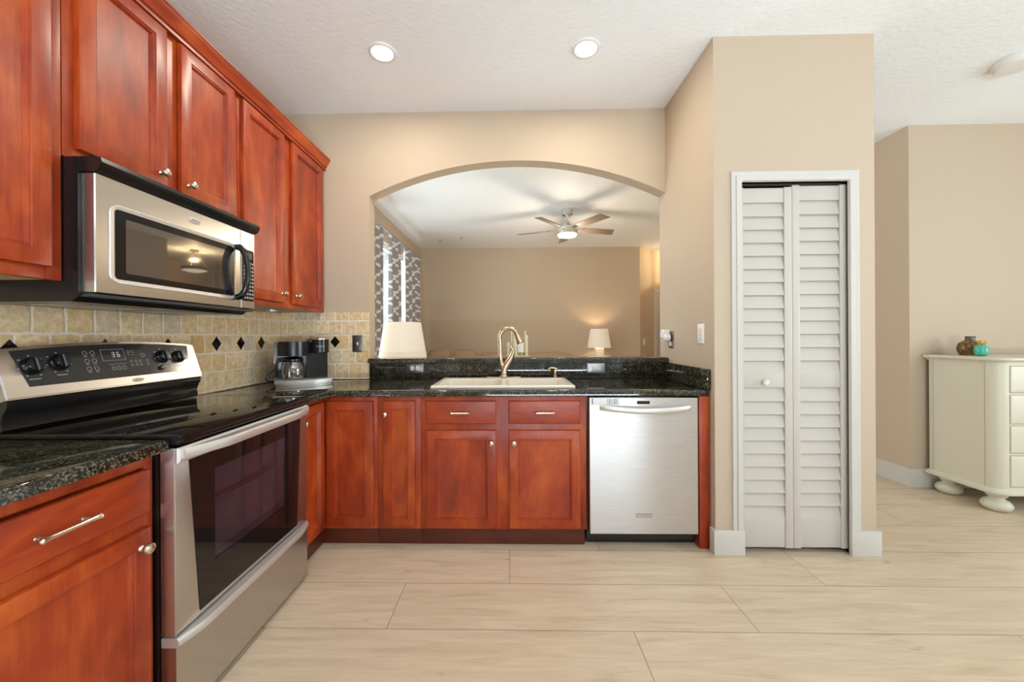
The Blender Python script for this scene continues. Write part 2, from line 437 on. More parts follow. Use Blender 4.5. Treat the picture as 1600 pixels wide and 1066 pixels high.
# pantry closet
DX0, DX1, DZ = 1.284, 1.885, 2.075
struct(MB().cells(BACK(YP), [XP0, DX0, DX1, XP1], [0, DZ, ZC], lambda a, b: not (DX0 < a < DX1 and b < DZ), -0.09, 0.0).build('wall_pantry_front', WALL, flat=True))
struct(MB().box(XP0, XP0 + 0.09, YP + 0.09, YPB, 0, ZC).build('wall_pantry_left', WALL, flat=True))
struct(MB().box(XP1 - 0.09, XP1, YP + 0.09, YPB, 0, ZC).build('wall_pantry_right', WALL, flat=True))
struct(MB().box(XP0 + 0.09, XP1 - 0.09, YPB - 0.09, YPB, 0, ZC).build('wall_pantry_back', WALL, flat=True))
# living room far wall, its angled end, and the hall beyond the pantry
struct(MB().box(XL, 2.413, 7.18, 7.30, 0, ZC).build('wall_far', WALL, flat=True))
AA = R(40); ud = Vector((math.cos(AA), math.sin(AA), 0)); nd = Vector((math.sin(AA), -math.cos(AA), 0))
FA = frm((2.413, 7.18, 0), ud, (0, 0, 1), nd)
struct(MB().prism(FA, [(0, 0), (2.5, 0), (2.5, ZC), (0, ZC)], -0.12, 0.0).build('wall_angled', WALL, flat=True))
struct(MB().box(3.175, 3.30, 3.105, 6.3, 0, ZC).build('wall_hall', WALL, flat=True))
struct(MB().box(3.30, 5.9, 3.105, 3.23, 0, ZC).build('wall_dining', WALL, flat=True))
struct(MB().box(4.4, 4.52, 6.3, 9.2, 0, ZC).build('wall_hall_end', WALL, flat=True))
struct(MB().box(3.30, 4.52, 6.18, 6.3, 0, ZC).build('wall_hall_return', WALL, flat=True))
# walls behind and beside the camera, with glazed openings
struct(MB().cells(frm((0, -3.2, 0), (1, 0, 0), (0, 0, 1), (0, 1, 0)), [-1.9, -0.5, 2.5, 3.1, 4.9, 6.0], [0, 0.05, 0.8, 2.2, 2.3, ZC],
       lambda a, b: not ((-0.5 < a < 2.5 and 0.05 < b < 2.2) or (3.1 < a < 4.9 and 0.8 < b < 2.3)), -0.15, 0.0).build('wall_rear', WALL, flat=True))
struct(MB().cells(frm((5.6, 0, 0), (0, 1, 0), (0, 0, 1), (-1, 0, 0)), [-3.4, -1.1, 1.5, 3.2], [0, 0.7, 2.3, ZC],
       lambda a, b: not (-1.1 < a < 1.5 and 0.7 < b < 2.3), -0.15, 0.0).build('wall_right', WALL, flat=True))

def glazing(name, F, a0, a1, b0, b1, bars):
    r = bpy.data.objects.new(name, None); COL.objects.link(r); r.location = F((a0 + a1) / 2, b0, -0.08); struct(r)
    m = MB(); w = 0.06
    for (p, q, s, t) in ((a0, a1, b0, b0 + w), (a0, a1, b1 - w, b1), (a0, a0 + w, b0 + w, b1 - w), (a1 - w, a1, b0 + w, b1 - w)):
        m.rect_loft(F, p, q, s, t, [(0, -0.10), (0, -0.052), (0.004, -0.048)])
    for x in bars: m.rect_loft(F, x - 0.03, x + 0.03, b0 + w, b1 - w, [(0, -0.10), (0, -0.052), (0.004, -0.048)])
    struct(m.build('window_frame', WHITE, r))
    struct(MB().rect_loft(F, a0 + w, a1 - w, b0 + w, b1 - w, [(0, -0.076), (0, -0.072)]).build('window_pane', PANE, r))
    return r
glazing('window_1', LEFT(XL), LW['y0'], LW['y1'], LW['z0'], LW['z1'], [4.2])
FR = frm((0, -3.2, 0), (1, 0, 0), (0, 0, 1), (0, 1, 0))
glazing('window_2', FR, -0.5, 2.5, 0.05, 2.2, [1.0])
glazing('window_3', FR, 3.1, 4.9, 0.8, 2.3, [4.0])
glazing('window_4', frm((5.6, 0, 0), (0, 1, 0), (0, 0, 1), (-1, 0, 0)), -1.1, 1.5, 0.7, 2.3, [0.2])

# skirting and door casing
def base(name, F, a0, a1, h=0.138, t=0.016):
    return struct(MB().prism(F, [(a0, 0), (a1, 0), (a1, h), (a0, h)], 0.0, t, 0.004).build(name, WHITE))
m = MB()
m.box(XP0 - 0.016, DX0 + 0.004, YP - 0.018, YP, 0, 0.138, 0.004)
m.box(XP0 - 0.016, XP0, YP, YP + 0.035, 0, 0.138, 0.003)
struct(m.build('baseboard_pantry_left', WHITE))
m = MB(); m.box(DX1 - 0.018, XP1 + 0.016, YP - 0.018, YP, 0, 0.138, 0.004); m.box(XP1, XP1 + 0.016, YP, YPB, 0, 0.138, 0.003)
struct(m.build('baseboard_pantry_right', WHITE))
base('baseboard_hall', frm((3.175, 0, 0), (0, 1, 0), (0, 0, 1), (-1, 0, 0)), 3.09, 6.3, 0.15)
base('baseboard_dining', BACK(3.105), 3.16, 5.6, 0.15)
# pantry door casing: a stepped moulding up both sides and across the head
m = MB()
F = BACK(YP)
def casing(m, F, a0, a1, ztop, w, ztop_o=None, out=0.016):
    prof = [(0.0, 0.0), (0.0, out * 0.55), (0.006, out * 0.75), (0.40 * w, out * 0.62), (0.46 * w, out), (w * 0.92, out), (w, out * 0.5), (w, 0.0)]
    path = lambda ins: [(a0 + ins, 0.0), (a0 + ins, ztop - ins), (a1 - ins, ztop - ins), (a1 - ins, 0.0)]
    rs = [[F(a, b, h) for a, b in path(i)] for i, h in prof]
    m.rings(rs, False, False, closed=False)
casing(m, F, 1.227, 1.924, 2.129, 0.058)
# jambs
m.box(DX0 - 0.012, DX0, YP, YP + 0.09, 0, DZ + 0.012); m.box(DX1, DX1 + 0.012, YP, YP + 0.09, 0, DZ + 0.012); m.box(DX0, DX1, YP, YP + 0.09, DZ, DZ + 0.012)
struct(m.build('trim_1', WHITE))
m = MB(); casing(m, FA, 0.50, 1.42, 2.14, 0.08)
struct(m.build('trim_2', WHITE))
m = MB(); m.rect_loft(FA, 0.58, 1.34, 0.01, 2.06, [(0, 0.0), (0, 0.010), (0.10, 0.010), (0.11, 0.004)])
struct(m.build('door_1', WHITE))

# pantry bifold door: two louvred leaves
m = None
door = bpy.data.objects.new('louvered_bifold_door', None); COL.objects.link(door); door.location = (1.577, YP + 0.035, 0.0)
tag(door, 'white louvered bifold pantry door in the beige closet wall right of the dishwasher', 'door')
def leaf(x0, x1, sl, sr, z0, z1):
    yf, yb = YP + 0.018, YP + 0.046
    m = MB()
    m.box(x0, x0 + sl, yf, yb, z0, z1, 0.003); m.box(x1 - sr, x1, yf, yb, z0, z1, 0.003)
    for a, b in ((z0 + 0.004, z0 + 0.165), (0.925, 1.005), (z1 - 0.085, z1 - 0.004)):
        m.box(x0 + sl, x1 - sr, yf + 0.004, yb - 0.004, a, b, 0.002)
    fr = m.build('door_leaf', DOORW, door)
    m = MB()
    for za, zb in ((z0 + 0.165, 0.925), (1.005, z1 - 0.085)):
        n = round((zb - za) / 0.0725); p = (zb - za) / n
        for k in range(n):
            z = za + k * p
            # a slat leans back at the top; its lower front edge overlaps the one below
            y0, y1 = yf + 0.003, yf + 0.020
            pts = [(y0, z - 0.003), (y0 + 0.007, z - 0.006), (y1 + 0.006, z + p * 1.02), (y1, z + p * 1.04)]
            m.rings([[(x, yy, zz) for yy, zz in pts] for x in (x0 + sl - 0.002, x1 - sr + 0.002)])
    m.build('louvers', DOORW, fr)
    return fr
l1 = leaf(1.2870, 1.5770, 0.020, 0.044, 0.024, 2.050)
l2 = leaf(1.5785, 1.8790, 0.040, 0.040, 0.024, 2.060)
MB().lathe((1.417, YP + 0.024, 0.955), (0, -1, 0), [(0.008, 0), (0.008, 0.012), (0.016, 0.018), (0.0175, 0.026), (0.012, 0.033), (0.004, 0.035)], 20).build('knob', ALMOND, l1)
struct(MB().box(DX0 + 0.003, DX1 - 0.003, YP + 0.03, YP + 0.06, 2.0625, DZ - 0.001).build('trim_3', BRASSW))

# ------------------------------------------------------------------ cabinets
DOORP = [(0, 0.0), (0, 0.014), (0.002, 0.018), (0.006, 0.0195), (0.049, 0.0195), (0.0515, 0.0150), (0.0550, 0.0155), (0.0605, 0.0050), (0.064, 0.0045)]
DRAWP = [(0, 0.0), (0, 0.014), (0.004, 0.018), (0.012, 0.0195)]
KN = [(0.010, 0), (0.0085, 0.003), (0.0055, 0.006), (0.0055, 0.013), (0.010, 0.016), (0.0155, 0.020), (0.0165, 0.024), (0.0145, 0.029), (0.008, 0.0325), (0.001, 0.0335)]
def cab_door(F, a0, a1, b0, b1, parent, knob=None, narrow=False):
    prof = DOORP if not narrow else [(i * 0.86 if i > 0.02 else i, h) for i, h in DOORP]
    d = MB().rect_loft(F, a0, a1, b0, b1, prof).build('door', WOOD, parent)
    if knob:
        n = F(0, 0, 1) - F(0, 0, 0)
        MB().lathe(F(knob[0], knob[1], 0.0195), n, KN, 20).build('knob', NICKEL, d)
    return d
def pull(F, a, b, parent, L=0.128):
    m = MB(); n = F(0, 0, 1) - F(0, 0, 0)
    for s in (-1, 1): m.lathe(F(a + s * L * 0.36, b, 0.0195), n, [(0.007, 0), (0.0045, 0.004), (0.0045, 0.026)], 12)
    xs = [-0.5, -0.485, -0.46, -0.42, -0.3, 0, 0.3, 0.42, 0.46, 0.485, 0.5]; rr = [0.002, 0.006, 0.0085, 0.0065, 0.0052, 0.0046, 0.0052, 0.0065, 0.0085, 0.006, 0.002]
    m.tube([F(a + x * L, b, 0.0195 + 0.027) for x in xs], rr, 10)
    return m.build('pull', NICKEL, parent)
def drawer(F, a0, a1, b0, b1, parent, L=0.128):
    d = MB().rect_loft(F, a0, a1, b0, b1, DRAWP).build('drawer_front', WOODH, parent)
    pull(F, (a0 + a1) / 2, (b0 + b1) / 2, d, L); return d

UF = -1.391   # face plane of the wall cabinets
def wall_cab(name, label, y0, y1, z0, z1):
    c = thing(name, label, 'cabinet', (XL + 0.165, (y0 + y1) / 2, z0))
    m = MB(); m.box(XL + 0.001, UF - 0.02, y0 + 0.001, y1 - 0.001, z0 + 0.012, z1, 0.0)
    m.build('carcass', WOOD, c)
    m = MB(); w = 0.038
    m.box(UF - 0.02, UF, y0 + 0.0005, y0 + w, z0, z1, 0.0015); m.box(UF - 0.02, UF, y1 - w, y1 - 0.0005, z0, z1, 0.0015)
    m.box(UF - 0.02, UF, y0 + w, y1 - w, z0, z0 + w, 0.0015); m.box(UF - 0.02, UF, y0 + w, y1 - w, z1 - w, z1, 0.0015)
    m.box(UF - 0.02, UF - 0.003, (y0 + y1) / 2 - 0.045, (y0 + y1) / 2 + 0.045, z0 + w, z1 - w)
    m.build('face_frame', WOOD, c)
    MB().box(XL + 0.002, UF - 0.021, y0 + 0.004, y1 - 0.004, z0 + 0.004, z0 + 0.012).build('underside', UNDER, c)
    return c
FU = LEFT(UF)
ZU = 2.500
c = wall_cab('wall_cabinet', 'cherry wall cabinet left of the microwave, cut off by the photo edge', 0.395, 1.155, 1.400, ZU)
cab_door(FU, 0.785, 1.118, 1.437, 2.456, c); cab_door(FU, 0.432, 0.768, 1.437, 2.456, c, (0.728, 1.49))
c = wall_cab('wall_cabinet', 'short cherry wall cabinet with two doors above the microwave', 1.157, 1.916, 1.792, ZU)
cab_door(FU, 1.190, 1.505, 1.826, 2.456, c, (1.474, 1.872)); cab_door(FU, 1.569, 1.879, 1.826, 2.456, c, (1.604, 1.872))
c = wall_cab('wall_cabinet', 'tall cherry wall cabinet with two doors in the corner above the coffee maker', 1.918, 2.814, 1.403, ZU)
cab_door(FU, 1.940, 2.300, 1.432, 2.456, c, (2.268, 1.486)); cab_door(FU, 2.385, 2.775, 1.432, 2.456, c, (2.420, 1.486))
m = MB()
cp = [(0.0, 2.461), (0.022, 2.461), (0.023, 2.470), (0.018, 2.474), (0.018, 2.479), (0.026, 2.482), (0.031, 2.494), (0.040, 2.510), (0.048, 2.522), (0.050, 2.530), (0.054, 2.532), (0.054, 2.540), (0.0, 2.540), (-0.02, 2.540), (-0.02, 2.502), (0.0, 2.502)]
m.rings([[(UF + a, y, b) for a, b in cp] for y in (0.395, 2.814)])
tag(m.build('crown_molding', WOODH), 'long cherry crown molding running along the top of the wall cabinets', 'molding')

# base cabinets
BF, YF, ZT = -1.108, 2.228, 0.872      # face planes of the left and the back run, cabinet height
FBL, FBB = LEFT(BF), BACK(YF)
c = thing('base_cabinet', 'cherry base cabinet with one drawer and one door in front of the range', 'cabinet', (-1.40, 0.90, 0))
m = MB(); m.box(XL + 0.001, BF - 0.02, 0.651, 1.152, 0.095, ZT); m.build('carcass', WOOD, c)
m = MB(); m.box(BF - 0.02, BF, 0.650, 1.154, 0.095, 0.113, 0.001); m.box(BF - 0.02, BF, 0.650, 0.685, 0.113, 0.833, 0.001); m.box(BF - 0.02, BF, 1.125, 1.154, 0.113, 0.833, 0.001)
m.box(BF - 0.02, BF, 0.650, 1.154, 0.833, ZT, 0.001); m.box(BF - 0.02, BF - 0.001, 0.685, 1.125, 0.640, 0.72)
m.build('face_frame', WOOD, c)
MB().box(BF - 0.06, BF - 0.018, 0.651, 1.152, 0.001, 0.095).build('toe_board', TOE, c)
drawer(FBL, 0.672, 1.132, 0.697, 0.828, c, 0.135)
cab_door(FBL, 0.672, 1.132, 0.112, 0.655, c, (1.100, 0.603))

c = thing('base_cabinet', 'cherry corner base cabinet with two folding doors between range and narrow cabinet', 'cabinet', (-1.2, 2.4, 0))
m = MB(); m.cells(TOP(0), [XL + 0.001, BF - 0.02, BF, -0.786], [1.919, YF, YF + 0.02, 2.812], lambda a, b: a < BF - 0.02 or b > YF + 0.02, 0.095, ZT)
m.build('carcass', WOOD, c)
m = MB(); m.box(BF - 0.02, BF, 1.919, YF, 0.095, ZT, 0.001); m.box(BF, -0.786, YF, YF + 0.02, 0.095, ZT, 0.001)
m.build('face_frame', WOOD, c)
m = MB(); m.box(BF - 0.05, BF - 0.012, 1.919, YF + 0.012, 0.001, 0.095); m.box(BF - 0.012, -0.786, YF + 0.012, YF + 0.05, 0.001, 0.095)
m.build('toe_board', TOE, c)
cab_door(FBL, 1.945, YF - 0.022, 0.108, 0.846, c, (1.972, 0.762))
cab_door(FBB, BF + 0.022, -0.808, 0.118, 0.846, c)

c = thing('base_cabinet', 'narrow cherry base cabinet with one slim door between corner and sink cabinets', 'cabinet', (-0.65, 2.5, 0))
m = MB(); m.box(-0.784, -0.532, YF + 0.02, 2.812, 0.095, ZT); m.build('carcass', WOOD, c)
MB().box(-0.7845, -0.5315, YF, YF + 0.02, 0.095, ZT, 0.001).build('face_frame', WOOD, c)
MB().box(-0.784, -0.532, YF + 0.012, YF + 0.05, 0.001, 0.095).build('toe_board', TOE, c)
cab_door(FBB, -0.752, -0.563, 0.116, 0.846, c, (-0.742 + 0.01, 0.772), True)

c = thing('base_cabinet', 'wide cherry sink cabinet with two drawer fronts above two doors', 'cabinet', (-0.05, 2.5, 0))
m = MB(); m.box(-0.529, 0.433, YF + 0.02, 2.812, 0.095, 0.70); m.box(-0.529, -0.50, YF + 0.02, 2.812, 0.70, ZT); m.box(0.404, 0.433, YF + 0.02, 2.812, 0.70, ZT)
m.build('carcass', WOOD, c)
MB().box(-0.5295, 0.434, YF, YF + 0.02, 0.095, ZT, 0.001).build('face_frame', WOOD, c)
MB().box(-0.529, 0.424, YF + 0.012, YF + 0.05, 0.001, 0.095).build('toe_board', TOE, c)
for a0, a1, kx in ((-0.498, -0.090, -0.116), (-0.015, 0.397, 0.014)):
    drawer(FBB, a0, a1, 0.713, 0.846, c, 0.115)
    cab_door(FBB, a0, a1, 0.105, 0.676, c, (kx, 0.605))
tag(MB().box(1.072, 1.128, YF - 0.026, 2.80, 0.001, ZT, 0.0015).build('cabinet_return', WOOD), 'narrow cherry cabinet return between dishwasher and pantry wall', 'cabinet')

# ------------------------------------------------------------------ granite
ZCT, TC = 0.909, 0.034
o = MB().cells(TOP(0), [XL + 0.012, -1.30, -1.055], [0.645, 0.9, 1.154], lambda a, b: True, ZCT - TC, ZCT, 0.009, 3).build('granite_countertop', GRANITE)
tag(o, 'short dark granite countertop piece over the drawer cabinet in front of the range', 'countertop')
SX0, SX1, SY0, SY1 = -0.485, 0.382, 2.285, 2.748
ct = thing('granite_countertop', 'long L-shaped dark granite countertop around sink and dishwasher', 'countertop', (0, 2.5, ZCT - TC))
MB().cells(TOP(0), [XL + 0.012, -1.058, SX0 + 0.02, SX1 - 0.02, 1.128], [1.920, 2.200, SY0 + 0.02, SY1 - 0.02, 2.797],
           lambda a, b: (a < -1.058 or b > 2.200) and not (SX0 < a < SX1 and SY0 + 0.02 < b < SY1 - 0.02), ZCT - TC, ZCT, 0.009, 3).build('slab', GRANITE, ct)
MB().box(-1.047, XP0 - 0.022, 2.797, 2.815, ZCT + 0.0005, 1.028, 0.002).build('backsplash_strip', GRANITE, ct)
MB().box(XP0 - 0.022, XP0 - 0.001, 2.190, 2.797, ZCT + 0.0005, 1.028, 0.003).build('side_splash', GRANITE, ct)
o = MB().cells(TOP(0), [-1.047, 0, XP0 - 0.002], [2.765, 2.9, 3.02], lambda a, b: True, 1.030, 1.063, 0.009, 3).build('granite_bar_ledge', GRANITE)
tag(o, 'raised dark granite ledge along the arched opening behind the sink', 'ledge')

# tile backsplash with black diamond insets
def diamond(m, F, a, b, h, w=0.036, t=0.043):
    m.rings([[F(a - w * k, b, q), F(a, b - t * k, q), F(a + w * k, b, q), F(a, b + t * k, q)] for k, q in ((1, h - 0.002), (1, h + 0.0006), (0.94, h + 0.0014))])
m = MB(); m.box(XL + 0.0005, XL + 0.011, 0.395, 2.8035, ZCT + 0.0008, 1.3995)
m.mi = 1
for y in (0.96, 1.266, 1.573, 1.867, 2.181, 2.380, 2.578): diamond(m, LEFT(XL), y, 1.187 if y > 2 else 1.177, 0.011)
tag(m.build('tile_backsplash', [TILEL, BGLASS], flat=True), 'tumbled travertine tile backsplash on the left wall behind range', 'backsplash')
m = MB(); m.box(XL + 0.012, -1.050, YB - 0.011, YB - 0.0005, ZCT + 0.0008, 1.406)
m.mi = 1; diamond(m, BACK(YB), -1.305, 1.187, 0.011)
tag(m.build('tile_backsplash', [TILEB, BGLASS], flat=True), 'narrow travertine tile backsplash on back wall beside the arched opening', 'backsplash')

# ------------------------------------------------------------------ sink, faucet, soap pump
sk = thing('kitchen_sink', 'cream double bowl drop-in sink set in the granite countertop', 'sink', (-0.05, 2.52, ZCT))
m = MB()
bx = [SX0, SX0 + 0.035, -0.075, -0.035, SX1 - 0.035, SX1]; by = [SY0, SY0 + 0.035, SY1 - 0.075, SY1]
hole = lambda a, b: (by[1] < b < by[2]) and (bx[1] < a < bx[2] or bx[3] < a < bx[4])
m.cells(TOP(0), bx, by, lambda a, b: not hole(a, b), ZCT + 0.001, ZCT + 0.017, 0.007, 3)
m.build('rim', SINK, sk)
for a0, a1 in ((bx[1], bx[2]), (bx[3], bx[4])):
    m = MB(); m.rect_loft(TOP(ZCT), a0, a1, by[1], by[2], [(-0.004, 0.004), (0.0, 0.010), (0.006, -0.02), (0.015, -0.15), (0.04, -0.175)], False, True, 0.05)
    m.lathe(((a0 + a1) / 2, (by[1] + by[2]) / 2, ZCT - 0.174), (0, 0, 1), [(0.04, 0), (0.04, 0.002), (0.03, 0.003)], 20)
    m.build('basin', SINK, sk)
FX, FY, ZF = -0.052, 2.712, ZCT + 0.0175
fc = thing('kitchen_faucet', 'warm nickel gooseneck faucet with curved side lever behind the sink', 'faucet', (FX, FY, ZF))
m = MB(); m.rect_loft(TOP(ZF), -0.185, 0.080, FY - 0.028, FY + 0.028, [(0, 0), (0, 0.004), (0.004, 0.008)], r=0.028)
m.build('deck_plate', GOLDN, fc)
def bez(pts, n=24):
    out = []
    P = [Vector(p) for p in pts]
    for k in range(n + 1):
        t = k / n; q = P[:]
        while len(q) > 1: q = [a.lerp(b, t) for a, b in zip(q, q[1:])]
        out.append(q[0])
    return out
b0 = (FX, FY, ZF + 0.008)
m = MB(); body = bez([b0, (FX - 0.004, FY, ZF + 0.07), (FX + 0.012, FY, ZF + 0.095), (FX + 0.055, FY, ZF + 0.13), (FX + 0.064, FY, ZF + 0.162), (FX + 0.066, FY, ZF + 0.185)], 20)
m.tube(body, [0.0270 - 0.0140 * (k / 20) for k in range(21)], 16)
m.lathe(b0, (0, 0, 1), [(0.033, 0), (0.031, 0.006), (0.027, 0.010)], 20)
m.build('body', GOLDN, fc)
lev = bez([body[-1], (FX + 0.072, FY, ZF + 0.205), (FX + 0.046, FY - 0.005, ZF + 0.215), (FX + 0.042, FY - 0.01, ZF + 0.235)], 10)
MB().tube(lev, [0.011 - 0.0006 * k for k in range(11)], 12).build('lever', GOLDN, fc)
sp = bez([(FX + 0.004, FY, ZF + 0.075), (FX - 0.030, FY, ZF + 0.10), (FX - 0.026, FY, ZF + 0.17), (FX - 0.026, FY, ZF + 0.235)], 10)
c0 = Vector((FX + 0.036, FY, ZF + 0.275)); rr = 0.064
arc = [c0 + Vector((-rr * math.cos(t), -0.02 * (t / 3), 0.078 * math.sin(t))) for t in [R(8 * k) for k in range(0, 19)]]
pts = sp + [Vector((FX - 0.0275, FY, ZF + 0.258))] + arc
MB().tube(pts, [0.0165] * 4 + [0.0145] * (len(pts) - 4), 14).build('spout', GOLDN, fc)
e = pts[-1]; d = (pts[-1] - pts[-2]).normalized()
d2 = (d + Vector((0.12, -0.10, -0.75))).normalized()
MB().lathe(e - d2 * 0.012, d2, [(0.0145, 0), (0.0185, 0.010), (0.0225, 0.04), (0.0275, 0.082), (0.028, 0.091), (0.023, 0.095)], 18).build('spray_head', GOLDN, fc)
sd = thing('soap_dispenser', 'small warm nickel soap pump at the right rear corner of sink', 'soap dispenser', (0.313, FY + 0.005, ZF))
m = MB(); m.lathe((0.313, FY + 0.005, ZF), (0, 0, 1), [(0.021, 0), (0.020, 0.006), (0.013, 0.012), (0.011, 0.03), (0.014, 0.038), (0.014, 0.048), (0.009, 0.054)], 18)
m.build('base', GOLDN, sd)
MB().tube(bez([(0.325, FY + 0.005, ZF + 0.058), (0.30, FY + 0.003, ZF + 0.072), (0.268, FY, ZF + 0.075), (0.262, FY - 0.002, ZF + 0.05)], 12), [0.0095 - 0.0004 * k for k in range(13)], 10).build('nozzle', GOLDN, sd)

# ------------------------------------------------------------------ range
RY0, RY1, RX = 1.158, 1.914, -1.041
rg = thing('electric_range', 'stainless and black electric range with glass cooktop between the base cabinets', 'range', (-1.36, 1.536, 0))
m = MB(); m.box(-1.66, -1.092, RY0 + 0.002, RY1 - 0.002, 0.03, 0.903); m.box(-1.64, -1.14, RY0 + 0.03, RY1 - 0.03, 0.012, 0.03)
m.build('body', BLACK, rg)
for x, y in ((-1.13, RY0 + 0.05), (-1.13, RY1 - 0.04), (-1.6, RY0 + 0.05), (-1.6, RY1 - 0.05)):
    MB().lathe((x, y, 0.0005), (0, 0, 1), [(0.016, 0), (0.016, 0.006), (0.008, 0.008), (0.008, 0.03)], 14).build('leveling_foot', BPLAST, rg)
m = MB(); m.box(-1.62, -1.028, RY0, RY1, 0.903, 0.924, 0.004); m.box(-1.06, -1.030, RY0, RY1, 0.888, 0.905, 0.003)
ck = m.build('cooktop', BGLASS, rg)
# rear riser and slanted control panel
m = MB()
pr = [(-1.655, 0.9245), (-1.60, 0.9245), (-1.592, 0.932), (-1.597, 0.960), (-1.590, 0.985), (-1.578, 1.005), (-1.578, 1.028), (-1.655, 1.028)]
m.rings([[(x, y, z) for x, z in pr] for y in (RY0 + 0.004, RY1 - 0.006)])
m.build('rear_riser', BLACK, rg)
vdir = Vector((-0.055, 0, 0.17)).normalized(); ndir = Vector((0.17, 0, 0.055)).normalized()
FP = frm((-1.572, 0, 1.029), (0, 1, 0), vdir, ndir)
yc = (RY0 + RY1) / 2; hw = (RY1 - RY0) / 2
arch = lambda y: 0.166 + 0.021 * (1 - ((y - yc) / hw) ** 2)
ys = [RY0 + 2 * hw * k / 24 for k in range(25)]
m = MB(); m.prism(FP, [(RY0, 0), (RY1, 0)] + [(y, arch(y)) for y in reversed(ys)], -0.055, 0.0, 0.004)
pn = m.build('control_panel', STEEL, rg)
yt = [yc - 0.338 + 0.676 * k / 20 for k in range(21)]
m = MB(); m.prism(FP, [(yc - 0.312, 0.036), (yc + 0.312, 0.036)] + [(y, arch(y) - 0.010) for y in reversed(yt)], 0.0, 0.0015)
CG = m
def ring(m, F, a, b, r, w, h, n=20):
    m.rings([[F(a + q * math.cos(2 * math.pi * k / n), b + q * math.sin(2 * math.pi * k / n), z) for k in range(n)] for q, z in ((r, h), (r, h + 0.0006), (r - w, h + 0.0006), (r - w, h))], False, False)
def dash(m, F, a0, a1, b0, b1, h): m.rect_loft(F, a0, a1, b0, b1, [(0, h), (0, h + 0.0006)])
for y, v, r in ((1.243, 0.105, 0.029), (1.322, 0.112, 0.029), (1.722, 0.112, 0.029), (1.805, 0.108, 0.029)):
    k = MB(); k.lathe(FP(y, v, 0.0015), ndir, [(r, 0), (r, 0.006), (r * 0.86, 0.010), (r * 0.80, 0.020), (r * 0.72, 0.023), (0.002, 0.0235)], 28)
    k.rect_loft(FP, y - 0.006, y + 0.006, v - r * 0.78, v + r * 0.78, [(0, 0.022), (0, 0.030), (0.003, 0.033)])
    k.build('control_knob', BPLAST, pn)
k = MB(); k.lathe(FP(1.700, 0.060, 0.0015), ndir, [(0.010, 0), (0.010, 0.008), (0.006, 0.011)], 18); k.build('light_button', BPLAST, pn)
m = CG; m.mi = 1; h = 0.0014
for y, v in ((1.243, 0.105), (1.322, 0.112), (1.722, 0.112), (1.805, 0.108)):
    for t in range(-60, 241, 50):
        a, b = y + 0.037 * math.cos(R(t)), v + 0.037 * math.sin(R(t)); dash(m, FP, a - 0.003, a + 0.003, b - 0.0016, b + 0.0016, h)
    dash(m, FP, y - 0.016, y + 0.016, v - 0.046, v - 0.0435, h)
for y in (1.412, 1.438):
    for v in (0.143, 0.112, 0.081): ring(m, FP, y, v, 0.0085, 0.0018, h); dash(m, FP, y - 0.006, y + 0.006, v - 0.0145, v - 0.012, h)
for y in (1.500, 1.521, 1.542): ring(m, FP, y, 0.075, 0.008, 0.0018, h)
dash(m, FP, 1.485, 1.555, 0.091, 0.0925, h)
for y in (1.575, 1.592): ring(m, FP, y, 0.142, 0.006, 0.0015, h); dash(m, FP, y - 0.005, y + 0.005, 0.128, 0.130, h)
for y in (1.577, 1.597, 1.616, 1.648):
    for v in (0.100, 0.084): ring(m, FP, y, v, 0.0055, 0.0015, h)
ring(m, FP, 1.634, 0.124, 0.009, 0.0025, h)
for a0, a1, b0, b1 in ((1.468, 1.558, 0.108, 0.1095), (1.468, 1.558, 0.1535, 0.155), (1.468, 1.4695, 0.1095, 0.1535), (1.5565, 1.558, 0.1095, 0.1535)): dash(m, FP, a0, a1, b0, b1, h)
m.build('control_glass', [PANELG, MARK], pn)
h = 0.0017
m = MB()
SEG = {'3': 'abgcd', '6': 'afgcde', '1': 'bc'}
def digit(m, F, ch, a, b, w, hh, h):
    t = 0.0022
    q = dict(a=(a, a + w, b + hh - t, b + hh), d=(a, a + w, b, b + t), g=(a, a + w, b + hh / 2 - t / 2, b + hh / 2 + t / 2), b=(a + w - t, a + w, b + hh / 2, b + hh),
             c=(a + w - t, a + w, b, b + hh / 2), f=(a, a + t, b + hh / 2, b + hh), e=(a, a + t, b, b + hh / 2))
    for s in SEG[ch]: dash(m, F, *q[s], h)
digit(m, FP, '3', 1.508, 0.122, 0.010, 0.021, h); digit(m, FP, '6', 1.528, 0.122, 0.010, 0.021, h)
m.build('clock_digits', DISPLAY, pn)
m = MB(); m.rings([[FP(1.583 + q * 0.024 * math.cos(2 * math.pi * k / 28), 0.018 + q * 0.009 * math.sin(2 * math.pi * k / 28), z) for k in range(28)] for q, z in ((1, 0), (1, 0.002), (0.85, 0.003))])
bd = m.build('badge', STEELB, pn)
words(FP, 'Whirlpool', 0.0075, 1.583, 0.018, 0.0031, DGREY, pn)
# oven door
FD = LEFT(RX)
od = MB().cells(FD, [RY0, 1.315, 1.735, RY1], [0.298, 0.448, 0.765, 0.880], lambda a, b: not (1.315 < a < 1.735 and 0.448 < b < 0.765), -0.045, 0.0, 0.004, 2).build('oven_door', STEEL, rg)
outer = [(yc - 0.285, 0.314), (yc + 0.289, 0.314), (yc + 0.322, 0.829), (yc - 0.327, 0.829)]
inner = [(1.315, 0.448), (1.735, 0.448), (1.735, 0.765), (1.315, 0.765)]
m = MB(); m.rings([[FD(a, b, z) for a, b in P] for P, z in ((outer, 0.0002), (outer, 0.0022), (inner, 0.0022), (inner, -0.002))], False, False)
m.build('black_glass', BGLASS, od)
MB().rect_loft(FD, 1.315, 1.735, 0.448, 0.765, [(0, -0.006), (0, -0.002)]).build('oven_window', OVENWIN, od)
m = MB()
m.box(-1.0915, -1.0905, 1.30, 1.75, 0.43, 0.78)
